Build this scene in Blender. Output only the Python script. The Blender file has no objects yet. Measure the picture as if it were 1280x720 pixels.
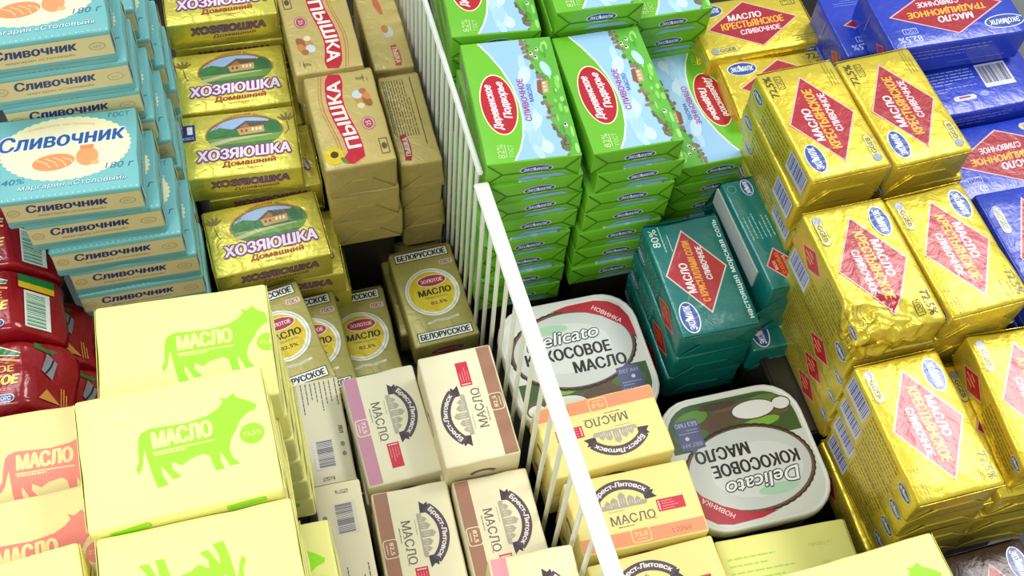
import bpy, bmesh, math, random
from mathutils import Vector, Matrix, noise, geometry
PI = math.pi
C = bpy.context.scene.collection
S = bpy.context.scene
# ------------------------------------------------------------------ camera, world, lights, exposure
cam_d = bpy.data.cameras.new('camera'); cam_o = bpy.data.objects.new('camera', cam_d); C.objects.link(cam_o)
R3 = [[0.9652407590582501, -0.25420172223664783, 0.06075986721986155],
      [-0.18421021457936435, -0.826586989557584, -0.5318087490242662],
      [0.1854100156336695, 0.5021308924036167, -0.8446820070278932]]
m = Matrix(((R3[0][0], -R3[1][0], -R3[2][0]), (R3[0][1], -R3[1][1], -R3[2][1]), (R3[0][2], -R3[1][2], -R3[2][2]))).to_4x4()
m.translation = (0, 0, 0.80)
cam_o.matrix_world = m
cam_d.sensor_width = 36; cam_d.lens = 1538.4 / 1280 * 36; cam_d.clip_start = 0.02
S.camera = cam_o
w = bpy.data.worlds.new('world'); S.world = w; w.use_nodes = True
w.node_tree.nodes['Background'].inputs[0].default_value = (0.86, 0.95, 1.0, 1)
w.node_tree.nodes['Background'].inputs[1].default_value = 0.60
def area(name, loc, aim, size, power, col):
    l = bpy.data.lights.new(name, 'AREA'); l.shape = 'RECTANGLE'; l.size = size[0]; l.size_y = size[1]; l.energy = power; l.color = col
    o = bpy.data.objects.new(name, l); C.objects.link(o); o.location = loc
    o.rotation_euler = (Vector(aim) - Vector(loc)).to_track_quat('-Z', 'Y').to_euler()
area('case_lamp', (-0.45, -0.28, 1.05), (0.02, 0.33, 0.0), (0.5, 0.25), 7.6, (1.0, 0.97, 0.90))
area('ceiling_lamp', (1.78, 0.98, 2.25), (0.35, 0.4, 0.0), (1.0, 0.6), 35.0, (1.0, 0.97, 0.92))
area('ceiling_lamp', (-0.6, 1.6, 2.6), (0.1, 0.5, 0.0), (1.2, 0.8), 24.0, (0.92, 0.97, 1.0))
S.view_settings.view_transform = 'Standard'; S.view_settings.look = 'None'
S.view_settings.exposure = 0.0; S.view_settings.gamma = 1.0
random.seed(4)

# ------------------------------------------------------------------ materials
def lin(h):
    h = h.lstrip('#'); c = [int(h[i:i+2], 16) / 255 for i in (0, 2, 4)]
    return tuple(((x / 12.92) if x <= 0.04045 else ((x + 0.055) / 1.055) ** 2.4) for x in c) + (1,)
FIN = {'foil': (0.32, 0.60, 0.5, 95), 'foil_ink': (0.27, 0.05, 0.28, 95), 'paper': (0.50, 0.0, 0.18, 60), 'card': (0.36, 0.0, 0.14, 50),
       'dull_foil': (0.38, 0.22, 0.5, 80), 'film': (0.20, 0.05, 0.7, 55), 'plain': (0.45, 0, 0.0, 40), 'metal': (0.35, 0.1, 0.0, 40)}
MATS = {}
def mat(col, fin='paper'):
    k = (col, fin)
    if k in MATS: return MATS[k]
    rough, metal, bump, sc = FIN[fin]
    ma = bpy.data.materials.new(fin + '_' + col.strip('#')); ma.use_nodes = True
    nt = ma.node_tree; b = nt.nodes['Principled BSDF']
    b.inputs['Roughness'].default_value = rough; b.inputs['Metallic'].default_value = metal
    b.inputs['Specular IOR Level'].default_value = 0.8 if fin == 'foil_ink' else 0.5
    oi = nt.nodes.new('ShaderNodeObjectInfo')
    mr = nt.nodes.new('ShaderNodeMapRange'); mr.inputs['To Min'].default_value = 0.94; mr.inputs['To Max'].default_value = 1.04
    nt.links.new(oi.outputs['Random'], mr.inputs['Value'])
    hs = nt.nodes.new('ShaderNodeHueSaturation'); hs.inputs['Color'].default_value = lin(col)
    nt.links.new(mr.outputs[0], hs.inputs['Value']); nt.links.new(hs.outputs[0], b.inputs['Base Color'])
    if bump > 0:
        tc = nt.nodes.new('ShaderNodeTexCoord')
        n1 = nt.nodes.new('ShaderNodeTexNoise'); n1.inputs['Scale'].default_value = sc; n1.inputs['Detail'].default_value = 3.5
        n1.inputs['Distortion'].default_value = 0.6
        nt.links.new(tc.outputs['Object'], n1.inputs['Vector'])
        bp = nt.nodes.new('ShaderNodeBump'); bp.inputs['Strength'].default_value = bump; bp.inputs['Distance'].default_value = 0.0022
        nt.links.new(n1.outputs['Fac'], bp.inputs['Height']); nt.links.new(bp.outputs[0], b.inputs['Normal'])
    MATS[k] = ma
    return ma

# ------------------------------------------------------------------ lettering
TC, GC = {}, {}
def raw(st):
    c = bpy.data.curves.new('lettering', 'FONT'); c.body = st; c.resolution_u = 3; c.fill_mode = 'NONE'
    o = bpy.data.objects.new('lettering', c); me = bpy.data.meshes.new_from_object(o)
    V = [Vector((v.co.x, v.co.y)) for v in me.vertices]; Ed = [tuple(e.vertices) for e in me.edges]
    bpy.data.objects.remove(o); bpy.data.curves.remove(c); bpy.data.meshes.remove(me)
    if not V: return [], []
    r = geometry.delaunay_2d_cdt(V, Ed, [], 0, 1e-5)
    def inside(x, y):
        n = 0
        for i, j in Ed:
            p, q = V[i], V[j]
            if (p.y > y) != (q.y > y) and x < p.x + (y - p.y)/(q.y - p.y)*(q.x - p.x): n += 1
        return n % 2
    P = [(v.x, v.y) for v in r[0]]; F = []
    for f in r[2]:
        if inside(sum(P[k][0] for k in f)/len(f), sum(P[k][1] for k in f)/len(f)): F.append(tuple(f))
    return P, F
def glyph(ch):
    if ch not in GC:
        if 'bar' not in GC: GC['bar'] = min(v[0] for v in raw('|')[0])
        adv = max(v[0] for v in raw('%s|' % ch)[0]) - max(v[0] for v in raw('|')[0])
        V, F = raw(ch) if ch != ' ' else ([], [])
        GC[ch] = (V, F, adv)
    return GC[ch]
def glyphs(s, bold=0.0):
    if s not in TC:
        V, F, x = [], [], 0.0
        for ch in s:
            v, f, adv = glyph(ch); q = len(V)
            V += [(a + x, b) for a, b in v]; F += [tuple(i + q for i in t) for t in f]; x += adv
        TC[s] = (V, F)
    return TC[s]

# a printed face: flat shapes in millimetres, u to the right, v up, sorted into named parts
class Face:
    def __init__(self): self.parts = {}; self.n = 0
    def add(self, part, V, F, col, layer): self.n += 1; self.parts.setdefault(part, []).append([V, F, col, layer, self.n])
    def poly(self, part, pts, col, layer=1): self.add(part, pts, [tuple(range(len(pts)))], col, layer)
    def rect(self, part, cx, cy, w, h, col, layer=1, rot=0):
        c, s = math.cos(math.radians(rot)), math.sin(math.radians(rot))
        self.poly(part, [(cx + x*c - y*s, cy + x*s + y*c) for x, y in ((-w/2, -h/2), (w/2, -h/2), (w/2, h/2), (-w/2, h/2))], col, layer)
    def rrect(self, part, cx, cy, w, h, r, col, layer=1):
        pts = []
        for sx, sy, a0 in ((1, 1, 0), (-1, 1, 90), (-1, -1, 180), (1, -1, 270)):
            for k in range(5):
                a = math.radians(a0 + k*22.5); pts.append((cx + sx*(w/2 - r) + r*math.cos(a), cy + sy*(h/2 - r) + r*math.sin(a)))
        self.poly(part, pts, col, layer)
    def ell(self, part, cx, cy, rx, ry, col, layer=1, n=28, rot=0, scal=0, a0=0, a1=360):
        c, s = math.cos(math.radians(rot)), math.sin(math.radians(rot)); pts = []
        full = abs(a1 - a0) >= 360
        N = n*(4 if scal else 1)
        for i in range(N + (0 if full else 1)):
            a = math.radians(a0 + (a1 - a0)*i/N); k = 1 + (scal*abs(math.sin(a*n/2)) if scal else 0)
            x, y = rx*k*math.cos(a), ry*k*math.sin(a); pts.append((cx + x*c - y*s, cy + x*s + y*c))
        self.poly(part, pts, col, layer)
    def band(self, part, path, wid, col, layer=1):
        L, Rr = [], []
        for i, p in enumerate(path):
            a = path[max(i-1, 0)]; b = path[min(i+1, len(path)-1)]
            d = Vector((b[0]-a[0], b[1]-a[1])).normalized(); n = Vector((-d.y, d.x))
            ww = wid[i]/2 if isinstance(wid, (list, tuple)) else wid/2
            L.append((p[0]+n.x*ww, p[1]+n.y*ww)); Rr.append((p[0]-n.x*ww, p[1]-n.y*ww))
        n = len(path)
        self.add(part, L + Rr, [(i, i+n, i+n+1, i+1) for i in range(n-1)], col, layer)
    def text(self, part, s, cx, cy, w, h, col, layer=3, rot=0, shear=0, bold=0.0, arc=None, outline=None, warp=None):
        V0, _ = glyphs(s); x0, x1 = min(v[0] for v in V0), max(v[0] for v in V0); y0, y1 = min(v[1] for v in V0), max(v[1] for v in V0)
        sy = h / (y1 - y0); sx = (w / (x1 - x0)) if w else sy
        b = h*bold*2.0; todo = [(dx, dy, col, layer) for dx, dy in (((-b, 0), (b, 0), (0, b*.5), (0, -b*.5)) if b else ((0, 0),))]
        if outline: q = h*outline[0]*1.35 + b; todo = [(q*math.cos(a*PI/4), q*math.sin(a*PI/4), outline[1], layer - 1) for a in range(8)] + todo
        c, sn = math.cos(math.radians(rot)), math.sin(math.radians(rot))
        for dx, dy, cc, ly in todo:
            V, F = glyphs(s); P = []
            for x, y in V:
                X = (x - (x0+x1)/2)*sx; Y = (y - (y0+y1)/2)*sy; X += shear*Y
                if warp: X, Y = warp(X, Y)
                if arc: th = X/arc; X, Y = (arc + Y)*math.sin(th), (arc + Y)*math.cos(th) - arc
                P.append((cx + dx + X*c - Y*sn, cy + dy + X*sn + Y*c))
            self.add(part, P, F, cc, ly)
    def lines(self, part, cx, cy, w, h, n, col, layer=1, seed=1, t=0.5, rot=0):
        rd = random.Random(seed); c, s = math.cos(math.radians(rot)), math.sin(math.radians(rot)); V, F = [], []
        for i in range(n):
            y = h/2 - h*i/max(n-1, 1); x = -w/2; end = w/2*(1 if i < n-1 else rd.uniform(-.2, .6))
            while x < end:
                l = min(rd.uniform(.04, .13)*w, end - x); q = len(V)
                for a, b in ((x, y-t/2), (x+l, y-t/2), (x+l, y+t/2), (x, y+t/2)): V.append((cx + a*c - b*s, cy + a*s + b*c))
                F.append((q, q+1, q+2, q+3)); x += l + w*.018
        self.add(part, V, F, col, layer)
    def barcode(self, part, cx, cy, w, h, ink='#26262e', bg='#eceae8', layer=1, seed=3, rot=0, n=24):
        self.rect(part, cx, cy, w, h, bg, layer, rot)
        rd = random.Random(seed); c, s = math.cos(math.radians(rot)), math.sin(math.radians(rot)); V, F = [], []
        for i in range(n):
            x = -w*.45 + w*.9*i/n; l = w*.9/n*rd.choice((.35, .5, .75)); q = len(V)
            for a, b in ((x, -h*.32), (x+l, -h*.32), (x+l, h*.42), (x, h*.42)): V.append((cx + a*c - b*s, cy + a*s + b*c))
            F.append((q, q+1, q+2, q+3))
        self.add(part, V, F, ink, layer+1)
    def place(self, frame, fin, clip=None):
        """-> {part: mesh}; frame = (origin, U, V, N) in metres"""
        O, U, Vv, N = frame; out = {}
        # inks that overlap lie on one another, a fiftieth of a millimetre apart
        alli = sorted((it for q in self.parts.values() for it in q), key=lambda it: (it[3], it[4])); seen = []
        for it in alli:
            if len(it) > 5: continue
            xs = [v[0] for v in it[0]]; ys = [v[1] for v in it[0]]; bb = (min(xs), max(xs), min(ys), max(ys))
            lv = 1 + max((l for b, l in seen if b[0] < bb[1] and b[1] > bb[0] and b[2] < bb[3] and b[3] > bb[2]), default=0)
            seen.append((bb, lv)); it.append(lv)
        for part, items in self.parts.items():
            verts, faces, mi, ms = [], [], [], []
            for V, F, col, _, _, layer in items:
                ma = mat(col, fin)
                if ma not in ms: ms.append(ma)
                q = len(verts); k = ms.index(ma)
                for x, y in V:
                    if clip: x = max(-clip[0], min(clip[0], x)); y = max(-clip[1], min(clip[1], y))
                    verts.append(O + U*(x/1000) + Vv*(y/1000) + N*(0.00006 + 0.00002*layer))
                for f in F: faces.append(tuple(i+q for i in f)); mi.append(k)
            me = bpy.data.meshes.new(part); me.from_pydata(verts, [], faces)
            for ma in ms: me.materials.append(ma)
            me.polygons.foreach_set('material_index', mi)
            # face the print outward
            bm = bmesh.new(); bm.from_mesh(me)
            bmesh.ops.delete(bm, geom=[f for f in bm.faces if f.calc_area() < 2e-10], context='FACES_ONLY')
            for f in bm.faces:
                if f.normal.dot(N) < 0: f.normal_flip()
            bm.to_mesh(me); bm.free(); out[part] = me
        return out

# ------------------------------------------------------------------ pack bodies
def steps(h, r, n):
    a = [-h, -h + r*.3, -h + r]; b = [h - r, h - r*.3, h]
    return a + [(-h + r) + (2*h - 2*r)*i/n for i in range(1, n)] + b
def body_mesh(name, L, W, H, r, ma, amp=0.0, seed=0, ends='uv', crumple=None):
    """rounded brick, base at z=0; edges and undecorated ends are dented by noise"""
    hx, hy, hz = L/2000, W/2000, H/2000; r = r/1000
    sx, sy, sz = steps(hx, r, max(2, int(L/14))), steps(hy, r, max(2, int(W/14))), steps(hz, r, 3)
    bm = bmesh.new(); vd = {}
    def vert(x, y, z):
        k = (round(x, 6), round(y, 6), round(z, 6))
        if k in vd: return vd[k]
        p = Vector((x, y, z)); q = Vector((max(-hx+r, min(hx-r, x)), max(-hy+r, min(hy-r, y)), max(-hz+r, min(hz-r, z))))
        d = p - q; o = q + d.normalized()*r if d.length > 1e-9 else p
        nz = sum(1 for a, b in ((x, hx), (y, hy), (z, hz)) if abs(a) > b - r*1.01)
        wgt = 1.0 if nz >= 2 else (0.8 if abs(x) > hx - 1e-5 and ends == 'uv' else 0.0)
        if wgt and amp:
            nv = noise.noise_vector(o*38 + Vector((seed*7.1, seed*3.3, 0)))
            nv2 = noise.noise_vector(o*110 + Vector((seed, 0, seed*2)))
            sh = (nv*1.0 + nv2*.5)*amp/1000*wgt
            inw = -o.normalized()*abs(sh.length)*.8
            o = o + (sh*.35 + inw)
        if crumple: o = crumple(o, hx, hy, hz)
        vd[k] = bm.verts.new(o + Vector((0, 0, hz))); return vd[k]
    for A, B, f in ((sx, sy, lambda a, b, s: (a, b, s*hz)), (sx, sz, lambda a, b, s: (a, s*hy, b)), (sy, sz, lambda a, b, s: (s*hx, a, b))):
        for s in (-1, 1):
            for i in range(len(A)-1):
                for j in range(len(B)-1):
                    vs = [vert(*f(A[i], B[j], s)), vert(*f(A[i+1], B[j], s)), vert(*f(A[i+1], B[j+1], s)), vert(*f(A[i], B[j+1], s))]
                    try: bm.faces.new(vs)
                    except ValueError: pass
    bmesh.ops.recalc_face_normals(bm, faces=bm.faces)
    for f in bm.faces: f.smooth = True
    me = bpy.data.meshes.new(name); bm.to_mesh(me); bm.free(); me.materials.append(ma)
    return me
def frames(L, W, H):
    L, W, H = L/2000, W/2000, H/2000; X, Y, Z = Vector((1, 0, 0)), Vector((0, 1, 0)), Vector((0, 0, 1))
    return {'top': (Vector((0, 0, 2*H)), X, Y, Z), 'front': (Vector((0, -W, H)), X, Z, -Y), 'back': (Vector((0, W, H)), -X, Z, Y),
            'right': (Vector((L, 0, H)), Y, Z, X), 'left': (Vector((-L, 0, H)), -Y, Z, -X)}
def fold_mesh(frame, w, h, ma, seed):
    """envelope folds of the wrapper on one end: two flaps and the triangles beside them, each a thin raised sheet"""
    O, U, V, N = frame; bm = bmesh.new(); rd = random.Random(seed)
    def sheet(pts, t0, t1):
        lo = [bm.verts.new(O + U*(x/1000) + V*(y/1000) + N*0.0) for x, y in pts]
        up = [bm.verts.new(O + U*(x/1000) + V*(y/1000) + N*(t/1000)) for (x, y), t in zip(pts, t1)]
        n = len(pts); bm.faces.new(up)
        for i in range(n): bm.faces.new((lo[i], lo[(i+1) % n], up[(i+1) % n], up[i]))
    a = w/2 - 1.2; b = h/2 - 1.2; k = h*.62; j = rd.uniform(-2, 2)
    sheet([(-a, b), (-a + k, -b*.12 + j*.2), (a - k, -b*.12), (a, b)], 0, (.25, .8, .8, .25))
    sheet([(-a + 1, -b), (a - 1, -b), (a - k + 2, b*.02), (-a + k - 2, b*.06)], 0, (.3, .3, 1.3, 1.3))
    me = bpy.data.meshes.new('end_fold'); bmesh.ops.recalc_face_normals(bm, faces=bm.faces); bm.to_mesh(me); bm.free(); me.materials.append(ma)
    return me

def link(o, parent=None):
    C.objects.link(o)
    if parent: o.parent = parent
    return o
PROTO = {}; LABELS = set()
def proto(key, name, L, W, H, col, fin, r, amp, faces, ink_fin=None, folds=(), seed=0, extra=None, crumple=None):
    fr = frames(L, W, H); bodyma = mat(col, fin)
    parts = [('wrapper', body_mesh('wrapper', L, W, H, r, bodyma, amp, seed, crumple=crumple), None)]
    for side, (D, lab) in faces.items():
        ww = {'top': (L, W), 'front': (L, H), 'back': (L, H), 'left': (W, H), 'right': (W, H)}[side]
        for p, me in D.place(fr[side], ink_fin or fin, (ww[0]/2 - r*.8, ww[1]/2 - r*.8)).items():
            parts.append((p, me, lab))
    for e in folds:
        parts.append(('end_fold', fold_mesh(fr[e], W if e in ('left', 'right') else L, H, bodyma, seed + len(e)), None))
    if extra:
        for p, me, lab in extra: parts.append((p, me, lab))
    PROTO[key] = (name, parts, (L, W, H))
def put(key, x, y, ztop, yaw, label, group=None, tilt=(0, 0), cat='butter pack', name=None, sc=1.0):
    nm, parts, (L, W, H) = PROTO[key]
    t = bpy.data.objects.new(name or nm, None); t.empty_display_size = 0.01; link(t)
    t.scale = (sc,)*3; t.location = (x, y, ztop - H*sc/1000); t.rotation_euler = (math.radians(tilt[0]), math.radians(tilt[1]), math.radians(yaw))
    n_ = len(label.split())
    if not 4 <= n_ <= 16: print('LEN', n_, label)
    if label in LABELS: print('DUP', label)
    LABELS.add(label); t['label'] = label; t['category'] = cat
    if group: t['group'] = group
    for p, me, lab in parts:
        o = bpy.data.objects.new(p.split('|')[0].strip('>'), me); link(o, last if p[0] == '>' else t)
        if p[0] != '>': last = o
        if lab: o['label'] = lab
    return t
ORD = ['topmost', 'second from top', 'third from top', 'fourth from top', 'fifth from top', 'sixth from top', 'seventh from top', 'eighth from top', 'ninth from top']
def stack(key, x, y, ztop, yaw, n, what, where, group, dx=0, dy=0, jit=1.5, first=1, seed=0, cat='butter pack', jx=.0015):
    """n packs under the one whose top is at ztop"""
    rd = random.Random(hash_(where) + seed); H = PROTO[key][2][2]/1000
    for k in range(first, first + n):
        put(key, x + dx*k + rd.uniform(-jx, jx), y + dy*k + rd.uniform(-jx, jx), ztop - H*k, yaw + rd.uniform(-jit, jit), '%s, %s %s' % (what, ORD[k], where), group, cat=cat)
def hash_(s): return sum(ord(c)*(i+1) for i, c in enumerate(s)) % 9973
def structure(name, me, ma):
    o = bpy.data.objects.new(name, me); me.materials.append(ma); link(o); o['kind'] = 'structure'; return o
def boxmesh(x0, x1, y0, y1, z0, z1, bev=0.002):
    bm = bmesh.new(); bmesh.ops.create_cube(bm, size=1)
    for v in bm.verts: v.co = Vector(((x0+x1)/2 + v.co.x*(x1-x0), (y0+y1)/2 + v.co.y*(y1-y0), (z0+z1)/2 + v.co.z*(z1-z0)))
    bmesh.ops.bevel(bm, geom=bm.edges, offset=bev, segments=2, affect='EDGES')
    me = bpy.data.meshes.new('shell'); bm.to_mesh(me); bm.free(); return me

# ------------------------------------------------------------------ the display case
FL = -0.16
grey = mat('#2b2620', 'plain'); white = mat('#e6e6e0', 'plain')
structure('floor', boxmesh(-0.36, 0.74, -0.02, 1.02, FL-.02, FL), mat('#2b2620', 'plain'))
structure('wall_left', boxmesh(-0.38, -0.36, -0.02, 1.02, FL-.02, 0.16), white)
structure('wall_right', boxmesh(0.74, 0.76, -0.02, 1.02, FL-.02, 0.16), white)
structure('wall_back', boxmesh(-0.38, 0.76, 1.02, 1.04, FL-.02, 0.16), white)
structure('wall_front', boxmesh(-0.38, 0.76, -0.04, -0.02, FL-.02, 0.12), white)
def riser(x0, x1, y0, y1, z): structure('floor', boxmesh(x0, x1, y0, y1, FL, z), grey)

# ------------------------------------------------------------------ designs
def oval_logo(D, cx, cy, rx=13, ry=7.2, rot=0, layer=2, part='emblem', txt='экомилк'):
    D.ell(part, cx, cy, rx, ry, '#e3e6ee', layer, 28, rot); D.ell(part, cx, cy, rx*.93, ry*.88, '#2c4f9c', layer+1, 28, rot)
    D.text(part, txt, cx, cy, rx*1.5, ry*.75, '#f2f4f8', layer+3, rot, .15, .01)
    D.ell(part, cx - 1, cy + ry*.1, ry*.16, ry*.5, '#e9edf5', layer+2, 10, rot+20)
def diamond(D, cx, cy, hx, hy, lines, layer=2, edge='#e9b9b4', fill='#ac182b'):
    D.poly('diamond_panel', [(cx-hx, cy), (cx, cy-hy), (cx+hx, cy), (cx, cy+hy)], edge, layer)
    k = 1 - 1.3/hy
    D.poly('diamond_panel', [(cx-hx*k, cy), (cx, cy-hy*k), (cx+hx*k, cy), (cx, cy+hy*k)], fill, layer+1)
    for s, x, y, w, h, c in lines: D.text('lettering', s, cx+x, cy+y, w, h, c, layer+3, 0, .12, .024)
def butter72(word='КРЕСТЬЯНСКОЕ', pct='72,5%', ink='#4b4412', small='#7d741f', gost=True, hx=41.5, k=0):
    D = Face()
    diamond(D, 0, 0, hx, 26.2, [('МАСЛО', -4, 9.2, 30, 6.4, '#f6eef0'), (word, 0, 0.6, hx*1.35, 7.4, '#f2b92e'), ('СЛИВОЧНОЕ', 4, -8.2, 36, 5.4, '#f6dfe2')])
    oval_logo(D, -33 - k, 20.5, 13 + k*.5)
    D.text('lettering', pct, 36.5 + k*.6, 24.5, 20, 6.6, ink, 2, 0, 0, .014)
    for a, b, c, d in ((39, 19.3, 12, .5), (39, 14.2, 12, .5), (33, 16.7, .5, 5.1), (45, 16.7, .5, 5.1)): D.rect('lettering', a, b, c, d, ink, 2)
    D.text('lettering', 'ГОСТ', 39, 16.7, 9, 3.0, ink, 2)
    D.lines('small_print', 38, -24, 22, 5, 3, small, 1, 5, .45)
    if gost:
        D.rrect('badge', -34, -24, 25, 7, 3.4, small, 1); D.rrect('badge', -34, -24, 24, 6, 3, '#ddd27a', 2)
        D.ell('badge', -43, -24, 3.4, 3.0, '#9aa0b4', 3, 16)
        D.text('badge', 'GGEB', -32, -24, 14, 3.6, small, 3, 0, 0, .03)
    return D
def ye_side_diamond(c=-22):
    D = Face(); D.poly('side_diamond', [(c-16, 0), (c, -11), (c+16, 0), (c, 11)], '#e3a79c', 1); D.poly('side_diamond', [(c-14.4, 0), (c, -9.9), (c+14.4, 0), (c, 9.9)], '#b8202c', 2)
    for y, w in ((3.4, 11), (0, 19), (-3.4, 12)): D.lines('side_diamond', c, y, w, 0, 1, '#e8b070', 3, int(w), 1.4)
    D.lines('small_print', -c, 0, 46, 18, 6, '#7f6a1c', 1, 3, .8); oval_logo(D, 43, 8, 6, 3.5, 0, 2, 'side_emblem')
    return D
def ye_side_bar(sgn=1):
    D = Face(); D.barcode('barcode', -33*sgn, 3, 28, 19, '#39499c', '#c9c6dc', 1, 7, 0, 16)
    D.lines('small_print', 5*sgn, 0, 42, 20, 6, '#7a5f18', 1, 9, .9); oval_logo(D, 38*sgn, 5, 8, 4.6, 0, 2, 'side_emblem')
    return D
YEL = '#e6cf48'
side_lab = 'narrow side printed with small text'
proto('yellow_a', 'butter_pack', 104, 64, 31.5, YEL, 'foil', 3.0, 1.6, {'top': (butter72(), None), 'front': (ye_side_diamond(), None), 'back': (ye_side_bar(-1), None)}, 'foil_ink', ('left', 'right'), 1)
proto('yellow_b', 'butter_pack', 104, 64, 31.5, YEL, 'foil', 3.0, 1.8, {'top': (butter72(), None), 'front': (ye_side_bar(1), None), 'back': (ye_side_diamond(), None)}, 'foil_ink', ('left', 'right'), 2)
proto('yellow_c', 'butter_pack', 104, 64, 31.5, YEL, 'foil', 3.0, 1.8, {'top': (butter72(), None), 'front': (ye_side_diamond(14), None), 'back': (ye_side_bar(-1), None)}, 'foil_ink', ('left', 'right'), 8)
def crump(o, hx, hy, hz):
    # the torn, crumpled near corner of one pack: u+ end, v- side
    d = (Vector((o.x - hx, (o.y + hy)*.55, 0))).length
    if d < 0.032:
        k = (1 - d/0.032)
        nv = noise.noise_vector(Vector((o.x*170, o.y*170, o.z*90)))
        o = o + nv*0.0045*min(1, k*2.2) - Vector((0.004, -.001, 0.010))*k*(1 if o.z > 0 else .2)
    return o
dd = butter72()
proto('yellow_crumpled', 'butter_pack', 104, 64, 31.5, YEL, 'foil', 3.0, 1.8, {'front': (ye_side_diamond(), None)}, 'foil_ink', ('left',), 3)
# ---- the crumpled pack: a finely gridded body whose print follows the same dents
def crumpled_pack():
    L, W, H = 104, 64, 31.5
    def grid_body():
        hx, hy, hz, r = .052, .032, .01575, .003
        bm = bmesh.new(); vd = {}
        def st(h, n): return [-h, -h+r*.3, -h+r] + [(-h+r) + (2*h-2*r)*i/n for i in range(1, n)] + [h-r, h-r*.3, h]
        sx, sy, sz = st(hx, 46), st(hy, 28), st(hz, 10)
        def vert(x, y, z):
            k = (round(x, 6), round(y, 6), round(z, 6))
            if k in vd: return vd[k]
            p = Vector((x, y, z)); q = Vector((max(-hx+r, min(hx-r, x)), max(-hy+r, min(hy-r, y)), max(-hz+r, min(hz-r, z))))
            d = p-q; o = q + d.normalized()*r if d.length > 1e-9 else p
            o = crump(o, hx, hy, hz); vd[k] = bm.verts.new(o + Vector((0, 0, hz))); return vd[k]
        for A, B, f in ((sx, sy, lambda a, b, s: (a, b, s*hz)), (sx, sz, lambda a, b, s: (a, s*hy, b)), (sy, sz, lambda a, b, s: (s*hx, a, b))):
            for s in (-1, 1):
                for i in range(len(A)-1):
                    for j in range(len(B)-1):
                        try: bm.faces.new([vert(*f(A[i], B[j], s)), vert(*f(A[i+1], B[j], s)), vert(*f(A[i+1], B[j+1], s)), vert(*f(A[i], B[j+1], s))])
                        except ValueError: pass
        bmesh.ops.recalc_face_normals(bm, faces=bm.faces)
        for f in bm.faces: f.smooth = True
        me = bpy.data.meshes.new('wrapper'); bm.to_mesh(me); bm.free(); me.materials.append(mat(YEL, 'foil')); return me
    nm, parts, dims = PROTO['yellow_crumpled']
    parts[0] = ('wrapper', grid_body(), None)
    D = butter72()
    for p, me in D.place(frames(L, W, H)['top'], 'foil_ink', (L/2-2.4, W/2-2.4)).items():
        bm = bmesh.new(); bm.from_mesh(me); bmesh.ops.triangulate(bm, faces=bm.faces)
        for ax in (0, 1):
            for q in range(-14, 15):
                if ax == 0 and q < 4 or ax == 1 and q > 4: continue
                co = Vector((0, 0, 0)); co[ax] = q*.0035; no = Vector((0, 0, 0)); no[ax] = 1
                bmesh.ops.bisect_plane(bm, geom=bm.verts[:] + bm.edges[:] + bm.faces[:], plane_co=co, plane_no=no, dist=1e-7)
        bm.to_mesh(me); bm.free()
        for v in me.vertices:
            v.co.z += .0004
            o = Vector(v.co) - Vector((0, 0, .01575)); v.co = crump(o, .052, .032, .01575) + Vector((0, 0, .01575))
        parts.append((p, me, None))
crumpled_pack()
# blue
BLU = '#1f3cbc'
def blu_top():
    return butter72('ТРАДИЦИОННОЕ', '82,5%', '#c9d3f4', '#8fa2e6', True, 50, 9)
def blu_side():
    D = Face(); D.lines('small_print', -8, 6, 70, 8, 3, '#8f96c8', 1, 4, .9); D.rect('small_print', 20, -7, 50, .5, '#8890c0'); return D
def blu_end():
    D = Face(); D.poly('side_diamond', [(10, 0), (19, -6), (28, 0), (19, 6)], '#d9705c', 1); D.poly('side_diamond', [(11.4, 0), (19, -5), (26.6, 0), (19, 5)], '#9c2038', 2); D.rect('small_print', -10, 3, 1, 18, '#7f88c0'); return D
proto('blue', 'butter_pack', 119.5, 68, 32.4, BLU, 'foil_ink', 2.2, 1.2, {'top': (blu_top(), None), 'front': (blu_side(), None), 'back': (blu_side(), None), 'left': (blu_end(), None), 'right': (blu_end(), None)}, 'foil_ink', (), 4)
def blu_info():
    D = Face(); D.barcode('barcode', 26, -1, 27, 24, '#2b2f4c', '#dfe2ee', 1, 11); D.lines('small_print', -22, 3, 60, 12, 5, '#a9b6f0', 1, 12, .9); D.lines('small_print', -20, -9, 52, 3, 2, '#8fa2e6', 1, 13, .8)
    D.rrect('badge', -10, -19, 20, 5, 2.4, '#d9dcf0', 1); D.rect('badge', -10, -18.4, 10, 1.6, '#b03a4c', 2); D.ell('badge|2', -38, -20, 2.6, 2.6, '#c9d3f4', 1, 12); D.ell('badge|3', 8, -18, 4, 2.8, '#8fa2e6', 1, 14); return D
proto('blue_info', 'butter_pack', 119.5, 68, 32.4, BLU, 'foil_ink', 2.2, 1.2, {'top': (blu_info(), None), 'front': (blu_side(), None)}, 'foil_ink', (), 5)
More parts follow.
